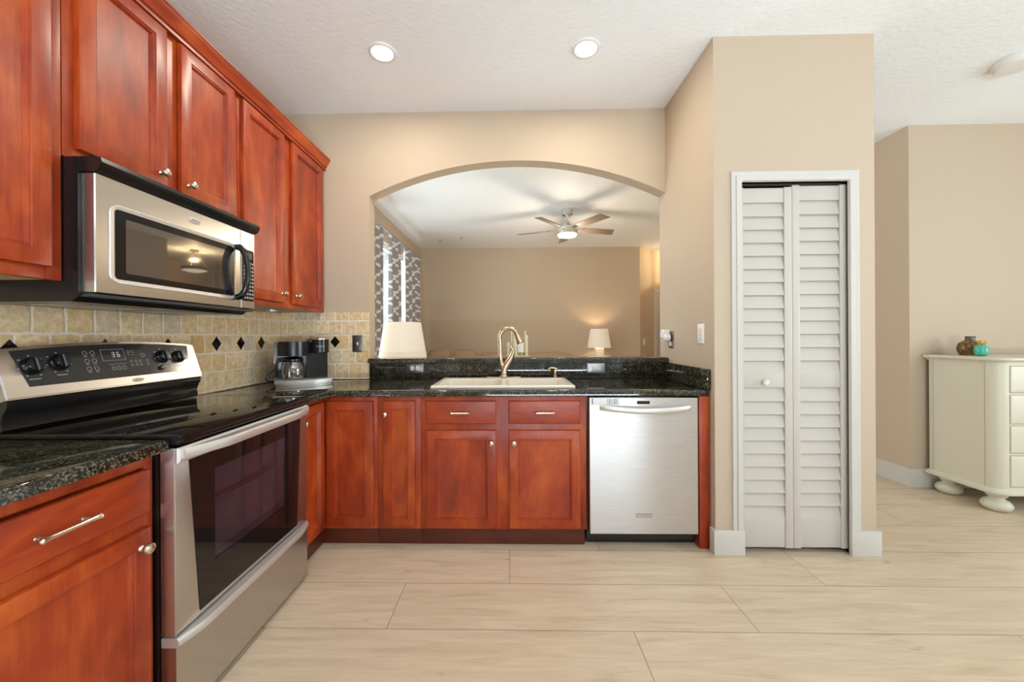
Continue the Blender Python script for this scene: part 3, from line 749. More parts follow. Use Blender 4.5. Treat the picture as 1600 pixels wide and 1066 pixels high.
m.build('oven_liner', pm('oven_liner_enamel', (0.27, 0.255, 0.262), 0.45), rg)
m = MB()
for z in (0.655, 0.640): m.tube([(-1.070, 1.32, z), (-1.070, 1.73, z)], 0.003, 8)
m.build('oven_rack', CHROME, rg)
m = MB(); m.rect_loft(FD, RY0 + 0.001, RY1 - 0.001, 0.831, 0.8795, [(0, 0.0), (0, 0.006), (0.006, 0.012)]); m.build('door_top_trim', STEELB, od)
m = MB(); n = 26; rs = []
for k in range(n + 1):
    t = k / n; y = RY0 + 0.014 + (RY1 - RY0 - 0.028) * t
    x = RX + 0.014 + 0.038 * min(1, math.sin(math.pi * t) * 1.7)
    z = 0.860
    rs.append([(x + 0.009 * a, y, z + 0.016 * b) for a, b in ((-1, -0.8), (0.5, -1), (1, -0.5), (1, 0.5), (0.5, 1), (-1, 0.8))])
m.rings(rs); m.build('handle', STEELB, od)
# storage drawer with a rolled top lip
m = MB(); m.rings([[(x, y, z) for x, z in ((-1.086, 0.022), (RX + 0.002, 0.022), (RX + 0.002, 0.262), (-1.086, 0.262))] for y in (RY0, RY1)])
dr = m.build('storage_drawer', STEEL, rg)
m = MB(); rs = []
for k in range(25):
    t = k / 24; y = RY0 + (RY1 - RY0) * t; e = 0.022 * min(1, math.sin(math.pi * t) * 3.0)
    x = RX + 0.004 + e
    rs.append([(-1.086, y, 0.262), (x, y, 0.262), (x + 0.006, y, 0.270), (x + 0.006, y, 0.282), (x, y, 0.291), (-1.086, y, 0.291)])
m.rings(rs); m.build('drawer_lip', STEELB, dr)

# ------------------------------------------------------------------ over-the-range microwave
MY0, MY1, MX = 1.168, 1.912, -1.300
mw = thing('microwave_oven', 'stainless over-the-range microwave under the short wall cabinet', 'microwave', (-1.5, 1.54, 1.337))
m = MB(); pr = [(XL + 0.012, 1.337), (-1.365, 1.337), (-1.330, 1.362), (-1.343, 1.364), (-1.343, 1.788), (XL + 0.012, 1.788)]
m.rings([[(x, y, z) for x, z in pr] for y in (1.158, 1.913)])
m.build('body', BLACK, mw)
m = MB(); m.box(-1.36, -1.31, 1.162, 1.912, 1.352, 1.3635, 0.004); m.build('lower_lip', DGREY, mw)
m = MB()
for y0, y1 in ((1.22, 1.48), (1.58, 1.85)): m.box(-1.60, -1.42, y0, y1, 1.3345, 1.3368, 0.001)
m.build('grease_filter', SILVERP, mw)
FM = LEFT(MX)
dy1 = 1.812
md = MB().rect_loft(FM, MY0, dy1, 1.365, 1.7435, [(0, -0.042), (0, -0.003), (0.003, 0.0)], r=0.004).build('door', STEEL, mw)
m = MB(); m.rect_loft(FM, 1.222, 1.765, 1.413, 1.652, [(-0.012, 0.0002), (-0.010, 0.003), (-0.004, 0.003), (0.0, 0.001), (0.004, 0.001)], True, True, 0.02); m.build('window_bezel', STEELB, md)
m = MB(); m.rect_loft(FM, 1.227, 1.760, 1.417, 1.648, [(0, 0.0012), (0, 0.0022)], True, True, 0.012); gl = m.build('window_glass', BGLASS, md)
m = MB(); m.rect_loft(FM, 1.262, 1.735, 1.440, 1.622, [(0, 0.0022), (0, 0.0026)], True, True, 0.006)
m.build('window_screen', pm('perforated_screen_glass', (0.27, 0.26, 0.245), 0.025, 0.9), gl)
# black loop handle: a flat disc half behind, and a bowed grip
ha = 1.778
m = MB(); pts = [(ha + 0.004, 0.0 , 1.420)]
arcp = []
for k in range(25):
    t = -math.pi / 2 + math.pi * k / 24
    arcp.append((MX + 0.006 + 0.052 * math.cos(t) ** 0.8, ha, 1.532 + 0.118 * math.sin(t)))
m.tube(arcp, [0.011 + 0.004 * abs(math.cos(math.pi * k / 24)) for k in range(25)], 12)
m.build('handle', BPLAST, md)
m = MB(); m.prism(FM, [(1.764, 1.532 + 0.105 * math.sin(-math.pi / 2 + math.pi * k / 20)) if False else (1.764 - 0.040 * math.cos(-math.pi / 2 + math.pi * k / 20), 1.532 + 0.112 * math.sin(-math.pi / 2 + math.pi * k / 20)) for k in range(21)], 0.002, 0.0045)
m.build('grip_recess', BPLAST, md)
m = MB(); m.rings([[FM(1.547 + q * 0.030 * math.cos(2 * math.pi * k / 28), 1.703 + q * 0.0125 * math.sin(2 * math.pi * k / 28), z) for k in range(28)] for q, z in ((1, 0), (1, 0.002), (0.85, 0.003))])
m.build('badge', STEELB, md)
words(FM, 'Whirlpool', 0.010, 1.547, 1.703, 0.0031, DGREY, md)
cp = MB().rect_loft(FM, dy1 + 0.003, MY1, 1.365, 1.7435, [(0, -0.042), (0, -0.003), (0.003, 0.0)]).build('control_panel', STEEL, mw)
m = MB(); m.rect_loft(FM, dy1 + 0.010, MY1 - 0.008, 1.402, 1.655, [(0, 0.0002), (0, 0.0016)], r=0.01); m.build('keypad', BGLASS, cp)
m = MB(); dash(m, FM, dy1 + 0.022, MY1 - 0.02, 1.612, 1.642, 0.0017)
m.build('clock_display', DGREY, cp)
m = MB()
for r in range(10):
    for q in range(4):
        a = dy1 + 0.020 + q * 0.0185; b = 1.413 + r * 0.019
        dash(m, FM, a, a + 0.012, b, b + 0.010, 0.0017)
m.build('keys', MARK, cp)
m = MB(); pr = [(-1.343, 1.744), (MX + 0.004, 1.744), (MX + 0.018, 1.752), (MX + 0.030, 1.772), (MX + 0.026, 1.786), (MX + 0.010, 1.7905), (-1.343, 1.7905)]
m.rings([[(x, y, z) for x, z in pr] for y in (1.162, 1.912)])
m.build('vent_grille', BLACK, mw)

# ------------------------------------------------------------------ dishwasher
DWX0, DWX1, DWY = 0.445, 1.062, 2.192
dw = thing('dishwasher', 'stainless dishwasher with curved bar handle between sink cabinet and pantry', 'dishwasher', (0.753, 2.5, 0))
m = MB(); m.box(0.437, 1.068, 2.245, 2.79, 0.03, 0.868); m.build('tub', BLACK, dw)
m = MB(); m.box(0.440, 1.068, 2.262, 2.30, 0.004, 0.092, 0.003); m.build('kick_plate', BLACK, dw)
FW = BACK(DWY)
dd = MB().rect_loft(FW, DWX0, DWX1, 0.086, 0.868, [(0, -0.05), (0, -0.006), (0.003, -0.001), (0.010, 0.0)]).build('door', DWS, dw)
m = MB(); rs = []
for k in range(29):
    t = k / 28; x = 0.505 + 0.512 * t; e = math.sin(math.pi * t)
    y = DWY - 0.004 - 0.050 * e ** 0.6; z = 0.812 - 0.012 * e
    hh = 0.0155
    rs.append([(x, y + 0.008 * math.cos(a), z + hh * math.sin(a)) for a in [2 * math.pi * j / 14 for j in range(14)]])
m.rings(rs); m.build('handle', STEELB, dd)
m = MB(); dash(m, FW, 0.717, 0.789, 0.830, 0.848, 0.0005); m.build('status_display', BGLASS, dd)
m = MB().rect_loft(FW, 0.450, 0.620, 0.825, 0.866, [(0, 0.0003), (0, 0.0007)]); m.mi = 1; dash(m, FW, 0.461, 0.466, 0.829, 0.862, 0.0008)
for b in (0.833, 0.843, 0.853): dash(m, FW, 0.552, 0.604, b, b + 0.0018, 0.0008)
for a in (0.548, 0.560, 0.590, 0.604): dash(m, FW, a, a + 0.0018, 0.829, 0.862, 0.0004)
m.build('sticker', [pm('white_sticker', (0.72, 0.72, 0.72), 0.5), DGREY], dd)
m = MB(); dash(m, FW, 0.708, 0.798, 0.184, 0.204, 0.0004); m.build('badge', DGREY, dd)
m = MB(); dash(m, FW, 0.7105, 0.7955, 0.1865, 0.2015, 0.0008); m.build('badge_face', STEELB, dd)
words(FW, 'KITCHENAID', 0.0125, 0.753, 0.194, 0.0013, DGREY, dd)

# ------------------------------------------------------------------ coffee maker
cm = thing('coffee_maker', 'black coffee maker with glass carafe in the counter corner', 'coffee maker', (-1.44, 2.60, ZCT))
ang = math.atan2(-0.85, 0.53); nf = Vector((math.cos(ang), math.sin(ang), 0)); uf = Vector((-nf.y, nf.x, 0))
FC = lambda a, d, z: Vector((-1.452, 2.640, ZCT)) + uf * a + nf * d + Vector((0, 0, z))    # a across, d towards the front, z up
def slab(m, pts, z0, z1, bev=0.003):
    m.prism(lambda a, b, c=0: FC(a, b, c), pts, z0, z1, bev)
def curved(a0, a1, d0, d1, bulge, n=14):
    p = [(a0, d0)]; q = [(a1, d0)]
    fr = [(a0 + (a1 - a0) * k / n, d1 + bulge * (1 - (2 * k / n - 1) ** 2)) for k in range(n + 1)]
    return [(a0, d0)] + [(a1, d0)] + list(reversed(fr))
m = MB(); slab(m, curved(-0.175, 0.165, -0.07, 0.165, 0.045), 0.012, 0.032, 0.002); slab(m, curved(-0.168, 0.158, -0.06, 0.155, 0.045), 0.0005, 0.012, 0)
m.build('base', STEELB, cm)
m = MB(); slab(m, [(-0.155, -0.075), (0.145, -0.075), (0.145, 0.0), (-0.155, 0.0)], 0.032, 0.275)
slab(m, [(0.012, 0.0), (0.145, 0.0), (0.145, 0.085), (0.012, 0.095)], 0.032, 0.215)
m.build('body', BPLAST, cm)
m = MB(); slab(m, curved(-0.158, 0.04, 0.0, 0.115, 0.055), 0.190, 0.285, 0.006); m.build('brew_head', BPLAST, cm)
m = MB(); c1 = FC(0.098, 0.105, 0)
slab(m, [(0.02, -0.07), (0.145, -0.07), (0.145, 0.10), (0.02, 0.10)], 0.275, 0.306, 0.006)
m.lathe(c1 + Vector((0, 0, 0.205)), (0, 0, 1), [(0.050, 0), (0.054, 0.006), (0.054, 0.098), (0.050, 0.103)], 30)
m.build('pod_head', BPLAST, cm)
m = MB(); m.lathe(c1 + Vector((0, 0, 0.2965)), (0, 0, 1), [(0.0548, 0), (0.0555, 0.004), (0.0548, 0.008), (0.042, 0.014)], 30); m.build('pod_head_ring', CHROME, cm)
dcam = Vector((1.35, -2.5, 0)).normalized(); ucam = Vector((-dcam.y, dcam.x, 0))
FK = frm(c1 + Vector((0, 0, 0.245)), ucam, (0, 0, 1), dcam)
FKc = lambda a, b, c=0: (lambda t: c1 + Vector((0, 0, 0.245 + b)) + (dcam * math.cos(t) + ucam * math.sin(t)) * (0.0542 + c))(a / 0.054)
words(FKc, 'KEURIG', 0.016, 0.0, 0.006, 0.0003, MARK, cm)
m = MB(); slab(m, [(-0.178, -0.085), (-0.157, -0.085), (-0.157, 0.02), (-0.178, 0.02)], 0.135, 0.282, 0.002); m.build('water_tank', tinted('smoky_tank_plastic', (0.55, 0.55, 0.55), 1.5, 0.1), cm)
cc = FC(-0.065, 0.088, 0)
ca = MB().lathe(cc + Vector((0, 0, 0.034)), (0, 0, 1), [(0.060, 0), (0.068, 0.006), (0.072, 0.05), (0.070, 0.085), (0.058, 0.112), (0.055, 0.125), (0.053, 0.125), (0.056, 0.112), (0.068, 0.085), (0.070, 0.05), (0.066, 0.008), (0.0, 0.006)], 32, False, False).build('carafe', CARAFE, cm)
MB().lathe(cc + Vector((0, 0, 0.150)), (0, 0, 1), [(0.057, 0), (0.059, 0.008), (0.058, 0.018), (0.03, 0.024), (0.02, 0.032), (0.001, 0.033)], 28).build('carafe_lid', BPLAST, ca)
hd = (uf * -0.9 + nf * 0.43).normalized()
MB().tube([cc + hd * r + Vector((0, 0, z)) for r, z in ((0.058, 0.156), (0.085, 0.158), (0.104, 0.150), (0.108, 0.12), (0.106, 0.08), (0.104, 0.055))], [0.008, 0.008, 0.009, 0.009, 0.008, 0.007], 10).build('carafe_handle', BPLAST, ca)
p0 = FC(-0.16, -0.06, 0.05)
m = MB(); m.tube(bez([(-1.57, 2.60, ZCT + 0.10), (-1.62, 2.55, ZCT + 0.10), (-1.67, 2.50, ZCT + 0.05), (-1.67, 2.50, ZCT + 0.005), (-1.60, 2.55, ZCT + 0.005), (-1.55, 2.60, ZCT + 0.006)], 24), 0.004, 8)
m.build('power_cord', BPLAST, cm)
# puck light under the corner wall cabinet
pk = MB().lathe((-1.56, 2.46, 1.4065), (0, 0, -1), [(0.034, 0), (0.036, 0.010), (0.033, 0.018), (0.024, 0.020)], 26).build('puck_light', SILVERP)
tag(pk, 'round silver puck light under the corner wall cabinet', 'light')

# ------------------------------------------------------------------ wall plates
def plate(name, label, cat, F, a, b, w, h, mat_):
    t = thing(name, label, cat, F(a, b - h / 2, 0)); MB().rect_loft(F, a - w / 2, a + w / 2, b - h / 2, b + h / 2, [(0, 0.0006), (0, 0.003), (0.005, 0.006)], r=0.003).build('cover_plate', mat_, t)
    return t
FS = BACK(2.797)
def duplex_h(t, F, a, b, mat_):
    for s in (-1, 1):
        ca_ = a + s * 0.020
        m = MB(); m.rect_loft(F, ca_ - 0.0145, ca_ + 0.0145, b - 0.0165, b + 0.0165, [(0, 0.0055), (0, 0.0085), (0.001, 0.009)], r=0.011)
        r = m.build('receptacle', mat_, t)
        m = MB(); dash(m, F, ca_ - 0.006, ca_ + 0.004, b + 0.005, b + 0.0075, 0.009); dash(m, F, ca_ - 0.006, ca_ + 0.003, b - 0.0075, b - 0.005, 0.009)
        ring(m, F, ca_ + 0.009, b, 0.003, 0.0029, 0.009, 12); m.build('slots', BPLAST, r)
t = plate('wall_outlet', 'pewter outlet plate on granite splash left of the sink', 'outlet', FS, -0.707, 0.991, 0.128, 0.078, PEWTER); duplex_h(t, FS, -0.707, 0.991, PLASTW)
t = plate('wall_outlet', 'silver outlet plate on granite splash right of the sink', 'outlet', FS, 0.618, 0.987, 0.130, 0.078, SILVERP); duplex_h(t, FS, 0.618, 0.987, pm('grey_receptacle', (0.72, 0.71, 0.70), 0.4))
FT = BACK(YB - 0.011)
t = plate('light_switch', 'pewter toggle switch plate on the travertine tile', 'switch', FT, -1.136, 1.173, 0.076, 0.124, PEWTER)
m = MB(); m.rect_loft(FT, -1.141, -1.131, 1.162, 1.184, [(0, 0.006), (0, 0.007)]); m.rect_loft(FT, -1.1395, -1.1325, 1.171, 1.183, [(0, 0.007), (0.0005, 0.014), (0.002, 0.016)])
m.build('toggle', PLASTW, t)
FPL = frm((XP0, 0, 0), (0, -1, 0), (0, 0, 1), (-1, 0, 0))
t = plate('light_switch', 'white rocker switch on the pantry wall above the side splash', 'switch', FPL, -2.297, 1.229, 0.076, 0.118, PLASTW)
m = MB(); m.rect_loft(FPL, -2.314, -2.280, 1.196, 1.262, [(0, 0.006), (0, 0.0075), (0.002, 0.009)]); m.build('rocker', ALMOND, t)
t = plate('wall_outlet', 'bronze outlet plate beside the arched opening on the pantry wall', 'outlet', FPL, -2.722, 1.190, 0.074, 0.118, BRASSW)
m = MB(); m.rect_loft(FPL, -2.737, -2.707, 1.146, 1.178, [(0, 0.006), (0, 0.009)], r=0.01); m.build('receptacle', PLASTW, t)
n = thing('plug_in_air_freshener', 'white plug-in unit with round knob on the bronze outlet', 'plug-in', (XP0 - 0.03, 2.75, 1.20))
m = MB(); m.rect_loft(FPL, -2.80, -2.735, 1.200, 1.262, [(0, 0.007), (0, 0.045), (0.006, 0.052)], r=0.012); m.build('housing', PLASTW, n)
m = MB(); m.lathe((XP0 - 0.0095, 2.722, 1.205), (-1, 0, 0), [(0.018, 0), (0.026, 0.006), (0.026, 0.032), (0.018, 0.042), (0.002, 0.044)], 22); m.build('knob', PLASTW, n)
n2 = plate('light_switch', 'small white switch on the angled wall past the sofa', 'switch', FA, 0.135, 1.10, 0.075, 0.118, PLASTW)
m = MB(); m.rect_loft(FA, 0.118, 0.152, 1.068, 1.132, [(0, 0.006), (0, 0.0085)]); m.build('rocker', PLASTW, n2)

# ------------------------------------------------------------------ ceiling fixtures
def can(x, y, label):
    t = thing('recessed_light', label, 'light', (x, y, ZC - 0.012), 'recessed kitchen lights')
    m = MB(); m.lathe((x, y, ZC - 0.0005), (0, 0, -1), [(0.078, 0), (0.078, 0.004), (0.070, 0.009), (0.063, 0.009), (0.060, 0.002)], 36, False, False); m.build('trim_ring', PLASTW, t)
    m = MB(); m.lathe((x, y, ZC - 0.001), (0, 0, -1), [(0.0615, 0.0), (0.0615, 0.003), (0.03, 0.0045), (0.001, 0.005)], 30); m.build('lens', LAMPLENS, t)
    light('recessed_lamp', 'AREA', (x, y, ZC - 0.013), 10, (1.0, 0.90, 0.75), (0, 0, 0), 0.11)
can(-0.743, 2.215, 'round recessed ceiling light nearer the wall cabinets')
can(0.442, 2.215, 'round recessed ceiling light nearer the pantry')
m = MB(); m.lathe((3.09, 2.385, ZC - 0.0005), (0, 0, -1), [(0.105, 0), (0.106, 0.010), (0.100, 0.014), (0.099, 0.017), (0.098, 0.030), (0.085, 0.042), (0.04, 0.046), (0.001, 0.047)], 40)
tag(m.build('smoke_detector', PLASTW), 'round white smoke detector on the ceiling above the dresser', 'smoke detector')

fx, fy = 0.745, 5.03
fn = thing('ceiling_fan', 'brushed nickel ceiling fan with five walnut blades in the living room', 'ceiling fan', (fx, fy, 2.53))
MB().lathe((fx, fy, ZC - 0.0005), (0, 0, -1), [(0.072, 0), (0.074, 0.02), (0.072, 0.07), (0.055, 0.085), (0.02, 0.09)], 30).build('canopy', CHROME, fn)
MB().lathe((fx, fy, ZC - 0.085), (0, 0, -1), [(0.014, 0), (0.014, 0.07), (0.028, 0.075), (0.034, 0.10), (0.045, 0.12), (0.085, 0.155), (0.09, 0.16)], 26).build('downrod', CHROME, fn)
MB().lathe((fx, fy, 2.655), (0, 0, -1), [(0.085, -0.012), (0.120, 0.0), (0.130, 0.012), (0.132, 0.06), (0.130, 0.095), (0.122, 0.100)], 36).build('motor_housing', CHROME, fn)
MB().lathe((fx, fy, 2.556), (0, 0, -1), [(0.124, 0), (0.124, 0.012), (0.112, 0.026), (0.06, 0.034), (0.001, 0.036)], 36).build('light_lens', FANLENS, fn)
for k in range(5):
    a = R(15 + 72 * k); M = Matrix.Translation((fx, fy, 2.622)) @ Matrix.Rotation(a, 4, 'Z') @ Matrix.Rotation(R(-13), 4, 'X')
    t = bmesh.new(); out = [(0.20, -0.050), (0.40, -0.062), (0.645, -0.066), (0.685, 0.062), (0.40, 0.060), (0.20, 0.050)]
    lo = [t.verts.new((x, y, -0.004)) for x, y in out]; hi = [t.verts.new((x, y, 0.004)) for x, y in out]
    t.faces.new(lo[::-1]); t.faces.new(hi)
    for i in range(6): t.faces.new([lo[i], lo[(i + 1) % 6], hi[(i + 1) % 6], hi[i]])
    m = MB(); m.absorb(t, M); b = m.build('blade', BLADE, fn)
    t = bmesh.new(); vs = [t.verts.new(p) for p in ((0.10, -0.02, 0.004), (0.27, -0.03, 0.004), (0.27, 0.03, 0.004), (0.10, 0.02, 0.004), (0.10, -0.02, 0.010), (0.27, -0.03, 0.010), (0.27, 0.03, 0.010), (0.10, 0.02, 0.010))]
    for q in ((0, 3, 2, 1), (4, 5, 6, 7), (0, 1, 5, 4), (1, 2, 6, 5), (2, 3, 7, 6), (3, 0, 4, 7)): t.faces.new([vs[i] for i in q])
    m = MB(); m.absorb(t, M); m.build('blade_bracket', CHROME, b)
light('fan_lamp', 'POINT', (fx, fy, 2.46), 40, (1.0, 0.84, 0.64), soft=0.08)
# two small sprinkler studs on the living room ceiling
for x, y, l in ((-1.21, 6.55, 'small grey ceiling stud nearer the curtains'), (-0.82, 6.38, 'small grey ceiling stud farther from the curtains')):
    tag(MB().lathe((x, y, ZC - 0.0005), (0, 0, -1), [(0.022, 0), (0.020, 0.006), (0.009, 0.010), (0.008, 0.035), (0.014, 0.040), (0.002, 0.042)], 14).build('ceiling_hook', SILVERP), l, 'hook')
# semi-flush lamp in the hall, seen mirrored in the microwave window
hx, hy = 3.40, 7.12
hl = thing('hall_ceiling_light', 'semi-flush hall light mirrored in the microwave window', 'light', (hx, hy, 2.44))
m = MB(); m.lathe((hx, hy, ZC - 0.0005), (0, 0, -1), [(0.07, 0), (0.07, 0.02), (0.02, 0.03), (0.01, 0.05)], 24); m.build('canopy', BRASSW, hl)
m = MB()
for k in range(3):
    a = R(30 + 120 * k); m.tube([(hx + 0.03 * math.cos(a), hy + 0.03 * math.sin(a), ZC - 0.03), (hx + 0.19 * math.cos(a), hy + 0.19 * math.sin(a), 2.55)], 0.006, 8)
m.build('rods', GOLD, hl)
m = MB(); m.lathe((hx, hy, 2.56), (0, 0, -1), [(0.20, 0), (0.205, 0.02), (0.20, 0.05), (0.19, 0.055)], 36, False, False); m.build('drum_ring', BRASSW, hl)
m = MB(); m.lathe((hx, hy, 2.515), (0, 0, -1), [(0.193, 0), (0.185, 0.02), (0.10, 0.045), (0.001, 0.052)], 36); m.build('glass_bowl', pm('lit_glass_bowl', (1, 1, 1), 0.4, emit=(1.0, 0.86, 0.62), estr=1.4), hl)
light('hall_lamp', 'POINT', (hx, hy, 2.70), 36, (1.0, 0.74, 0.42), soft=0.02)

# ------------------------------------------------------------------ living room things
def curtain(y0, y1, label, seedn, amp=0.045, waves=4):
    m = MB(); n = 90; rows = 8; rs = []
    rnd = random.Random(seedn); ph = rnd.random() * 6
    for j in range(rows + 1):
        z = 0.03 + (2.595 - 0.03) * j / rows; r = []
        for k in range(n + 1):
            t = k / n; y = y0 + (y1 - y0) * t
            w = amp * (0.75 + 0.25 * (1 - j / rows)) * math.sin(2 * math.pi * waves * t + ph + 0.25 * math.sin(3 * z))
            r.append(Vector((-1.632 + w, y, z + (0.012 * math.cos(4 * math.pi * waves * t + 2 * ph) if j == rows else 0))))
        rs.append(r)
    th = [[p + Vector((0.003, 0, 0)) for p in reversed(r)] for r in rs]
    m.rings([a + b for a, b in zip(rs, th)])
    return tag(m.build('curtain', CURTAIN), label, 'curtain', 'trellis patterned curtains on the living room window')
curtain(4.20, 4.80, 'grey trellis curtain panel closest to the arch jamb, partly hidden', 1, 0.028, 4)
curtain(5.10, 5.64, 'grey trellis curtain panel in the middle between two bright gaps', 2, 0.034, 4)
curtain(5.78, 6.72, 'grey trellis curtain panel closest to the living room far wall', 3, 0.034, 5)
rd = thing('curtain_rod', 'thin curtain rod above the trellis curtains', 'curtain rod', (-1.632, 5.2, 2.61))
MB().tube([(-1.632, 3.0, 2.626), (-1.632, 6.85, 2.626)], 0.012, 12).build('rod', SILVERP, rd)
for y in (3.0, 6.85): MB().lathe((-1.632, y, 2.626), (0, 1 if y > 5 else -1, 0), [(0.012, 0), (0.026, 0.01), (0.026, 0.03), (0.004, 0.045)], 16).build('finial', SILVERP, rd)
for y in (3.04, 5.22, 6.80): MB().tube([(XL + 0.001, y, 2.626), (-1.632, y, 2.626)], 0.008, 8).build('bracket', SILVERP, rd)

def pillowish(m, c, sx, sy, sz, p=2.6, rotz=0.0, tilt=0.0):
    """a plump cushion: superellipsoid"""
    n1, n2 = 20, 12; rs = []
    sg = lambda v, e: math.copysign(abs(v) ** e, v)
    Mx = Matrix.Translation(c) @ Matrix.Rotation(rotz, 4, 'Z') @ Matrix.Rotation(tilt, 4, 'X')
    for j in range(1, n2):
        ph = -math.pi / 2 + math.pi * j / n2; r = []
        for k in range(n1 * 2):
            th = math.pi * k / n1
            r.append(Mx @ Vector((sx * sg(math.cos(ph), 0.7) * sg(math.cos(th), 0.45), sy * sg(math.sin(ph), 0.8), sz * sg(math.cos(ph), 0.7) * sg(math.sin(th), 0.45))))
        rs.append(r)
    m.rings(rs); return m
so = thing('sofa', 'long tan sofa against the far living room wall', 'sofa', (-0.15, 6.7, 0))
m = MB(); m.box(-1.37, 1.13, 6.22, 7.10, 0.10, 0.42, 0.03, 3); m.build('seat_base', LINEN, so)
m = MB(); m.box(-1.37, 1.13, 6.92, 7.14, 0.42, 0.885, 0.06, 4); m.build('backrest', LINEN, so)
for x in (-1.46, 1.22): MB().box(x - 0.10, x + 0.10, 6.20, 7.12, 0.08, 0.62, 0.06, 4).build('armrest', LINEN, so)
for k in range(3):
    x0 = -1.355 + k * 0.825; MB().box(x0, x0 + 0.815, 6.22, 6.90, 0.42, 0.55, 0.04, 3).build('seat_cushion', LINEN, so)
    m = MB(); pillowish(m, Vector((x0 + 0.41, 6.84, 0.72)), 0.41, 0.11, 0.205 if k else 0.21, tilt=R(-10)); m.build('back_cushion', LINEN, so)
for x in (-1.44, 1.20):
    for y in (6.28, 7.05): MB().lathe((x, y, 0.0005), (0, 0, 1), [(0.022, 0), (0.03, 0.08)], 14).build('leg', WALNUT, so)
for x, rz, h, l in ((-1.24, 0.15, 0.20, 'brown pointed throw pillow at the curtain end of the sofa'), (-0.80, -0.15, 0.195, 'brown throw pillow leaning second from the curtains on the sofa')):
    m = MB(); pillowish(m, Vector((x, 6.55, 0.80)), 0.20, 0.075, h, rotz=rz, tilt=R(-14))
    tag(m.build('throw_pillow', PILLOW), l, 'pillow', 'brown throw pillows on the sofa')

def end_table(x, y, label):
    t = thing('end_table', label, 'table', (x, y, 0))
    MB().box(x - 0.25, x + 0.25, y - 0.20, y + 0.20, 0.575, 0.60, 0.006).build('tabletop', WALNUT, t)
    MB().box(x - 0.22, x + 0.22, y - 0.17, y + 0.17, 0.50, 0.575).build('apron', WALNUT, t)
    for sx in (-1, 1):
        for sy in (-1, 1): MB().lathe((x + sx * 0.21, y + sy * 0.16, 0.0005), (0, 0, 1), [(0.015, 0), (0.024, 0.5)], 12).build('leg', WALNUT, t)
def table_lamp(x, y, label, power):
    t = thing('table_lamp', label, 'lamp', (x, y, 0.6005), 'white table lamps')
    z = 0.6005
    m = MB(); m.box(x - 0.085, x + 0.085, y - 0.085, y + 0.085, z, z + 0.025, 0.006); m.rect_loft(TOP(z + 0.025), x - 0.072, x + 0.072, y - 0.072, y + 0.072, [(0, 0), (0, 0.37), (0.02, 0.39)], r=0.015)
    m.lathe((x, y, z + 0.41), (0, 0, 1), [(0.02, 0), (0.02, 0.10), (0.012, 0.11)], 14)
    m.build('base', LAMPBASE, t)
    m = MB(); m.lathe((x, y, 0.0), (0, 0, 1), [(0.208, 1.008), (0.155, 1.345), (0.152, 1.345), (0.205, 1.008)], 48, False, False)
    m.bm.faces.ensure_lookup_table()
    m.build('lamp_shade', SHADE, t)
    m = MB(); m.lathe((x, y, 1.345), (0, 0, 1), [(0.010, -0.03), (0.010, 0.012), (0.004, 0.022)], 12); m.build('finial', NICKEL, t)
    m = MB(); m.lathe((x, y, 1.09), (0, 0, 1), [(0.014, 0), (0.030, 0.05), (0.022, 0.09), (0.002, 0.105)], 16); m.build('bulb', LAMPLENS, t)
    light('table_lamp_bulb', 'POINT', (x, y, 1.23), power, (1.0, 0.74, 0.45), soft=0.03)
end_table(-0.935, 3.27, 'dark walnut end table behind the half wall under the big lamp'); end_table(1.585, 6.88, 'dark walnut end table beside the sofa under the small lamp')
table_lamp(-0.935, 3.28, 'lit white table lamp close behind the ledge, only its shade showing', 4)
table_lamp(1.585, 6.90, 'lit white table lamp standing beside the sofa at far wall', 8)

ln = thing('candle_lantern', 'small ivory candle lantern on the granite ledge behind the faucet', 'lantern', (0.065, 2.935, 1.0635))
m = MB(); zz = 1.0635
m.box(-0.005, 0.135, 2.875, 2.995, zz, zz + 0.012, 0.002)
m.box(0.018, 0.046, 2.882, 2.906, zz + 0.012, zz + 0.158, 0.003); m.box(0.108, 0.128, 2.882, 2.902, zz + 0.012, zz + 0.165, 0.003)
m.box(0.000, 0.012, 2.972, 2.984, zz + 0.012, zz + 0.205, 0.002); m.box(0.106, 0.116, 2.972, 2.984, zz + 0.012, zz + 0.200, 0.002)
m.box(-0.03, -0.012, 2.89, 2.905, zz, zz + 0.11, 0.002); m.box(-0.03, 0.02, 2.886, 2.908, zz + 0.0, zz + 0.014, 0.002)
m.build('frame', IVORY, ln)
m = MB(); m.lathe((0.078, 2.935, zz + 0.012), (0, 0, 1), [(0.03, 0), (0.03, 0.018), (0.026, 0.022)], 20); m.build('candle_cup', pm('green_glass_cup', (0.22, 0.26, 0.08), 0.15), ln)
m = MB(); m.lathe((0.078, 2.935, zz + 0.0345), (0, 0, 1), [(0.026, 0), (0.027, 0.085), (0.020, 0.09), (0.001, 0.088)], 20); m.build('candle', WAX, ln)

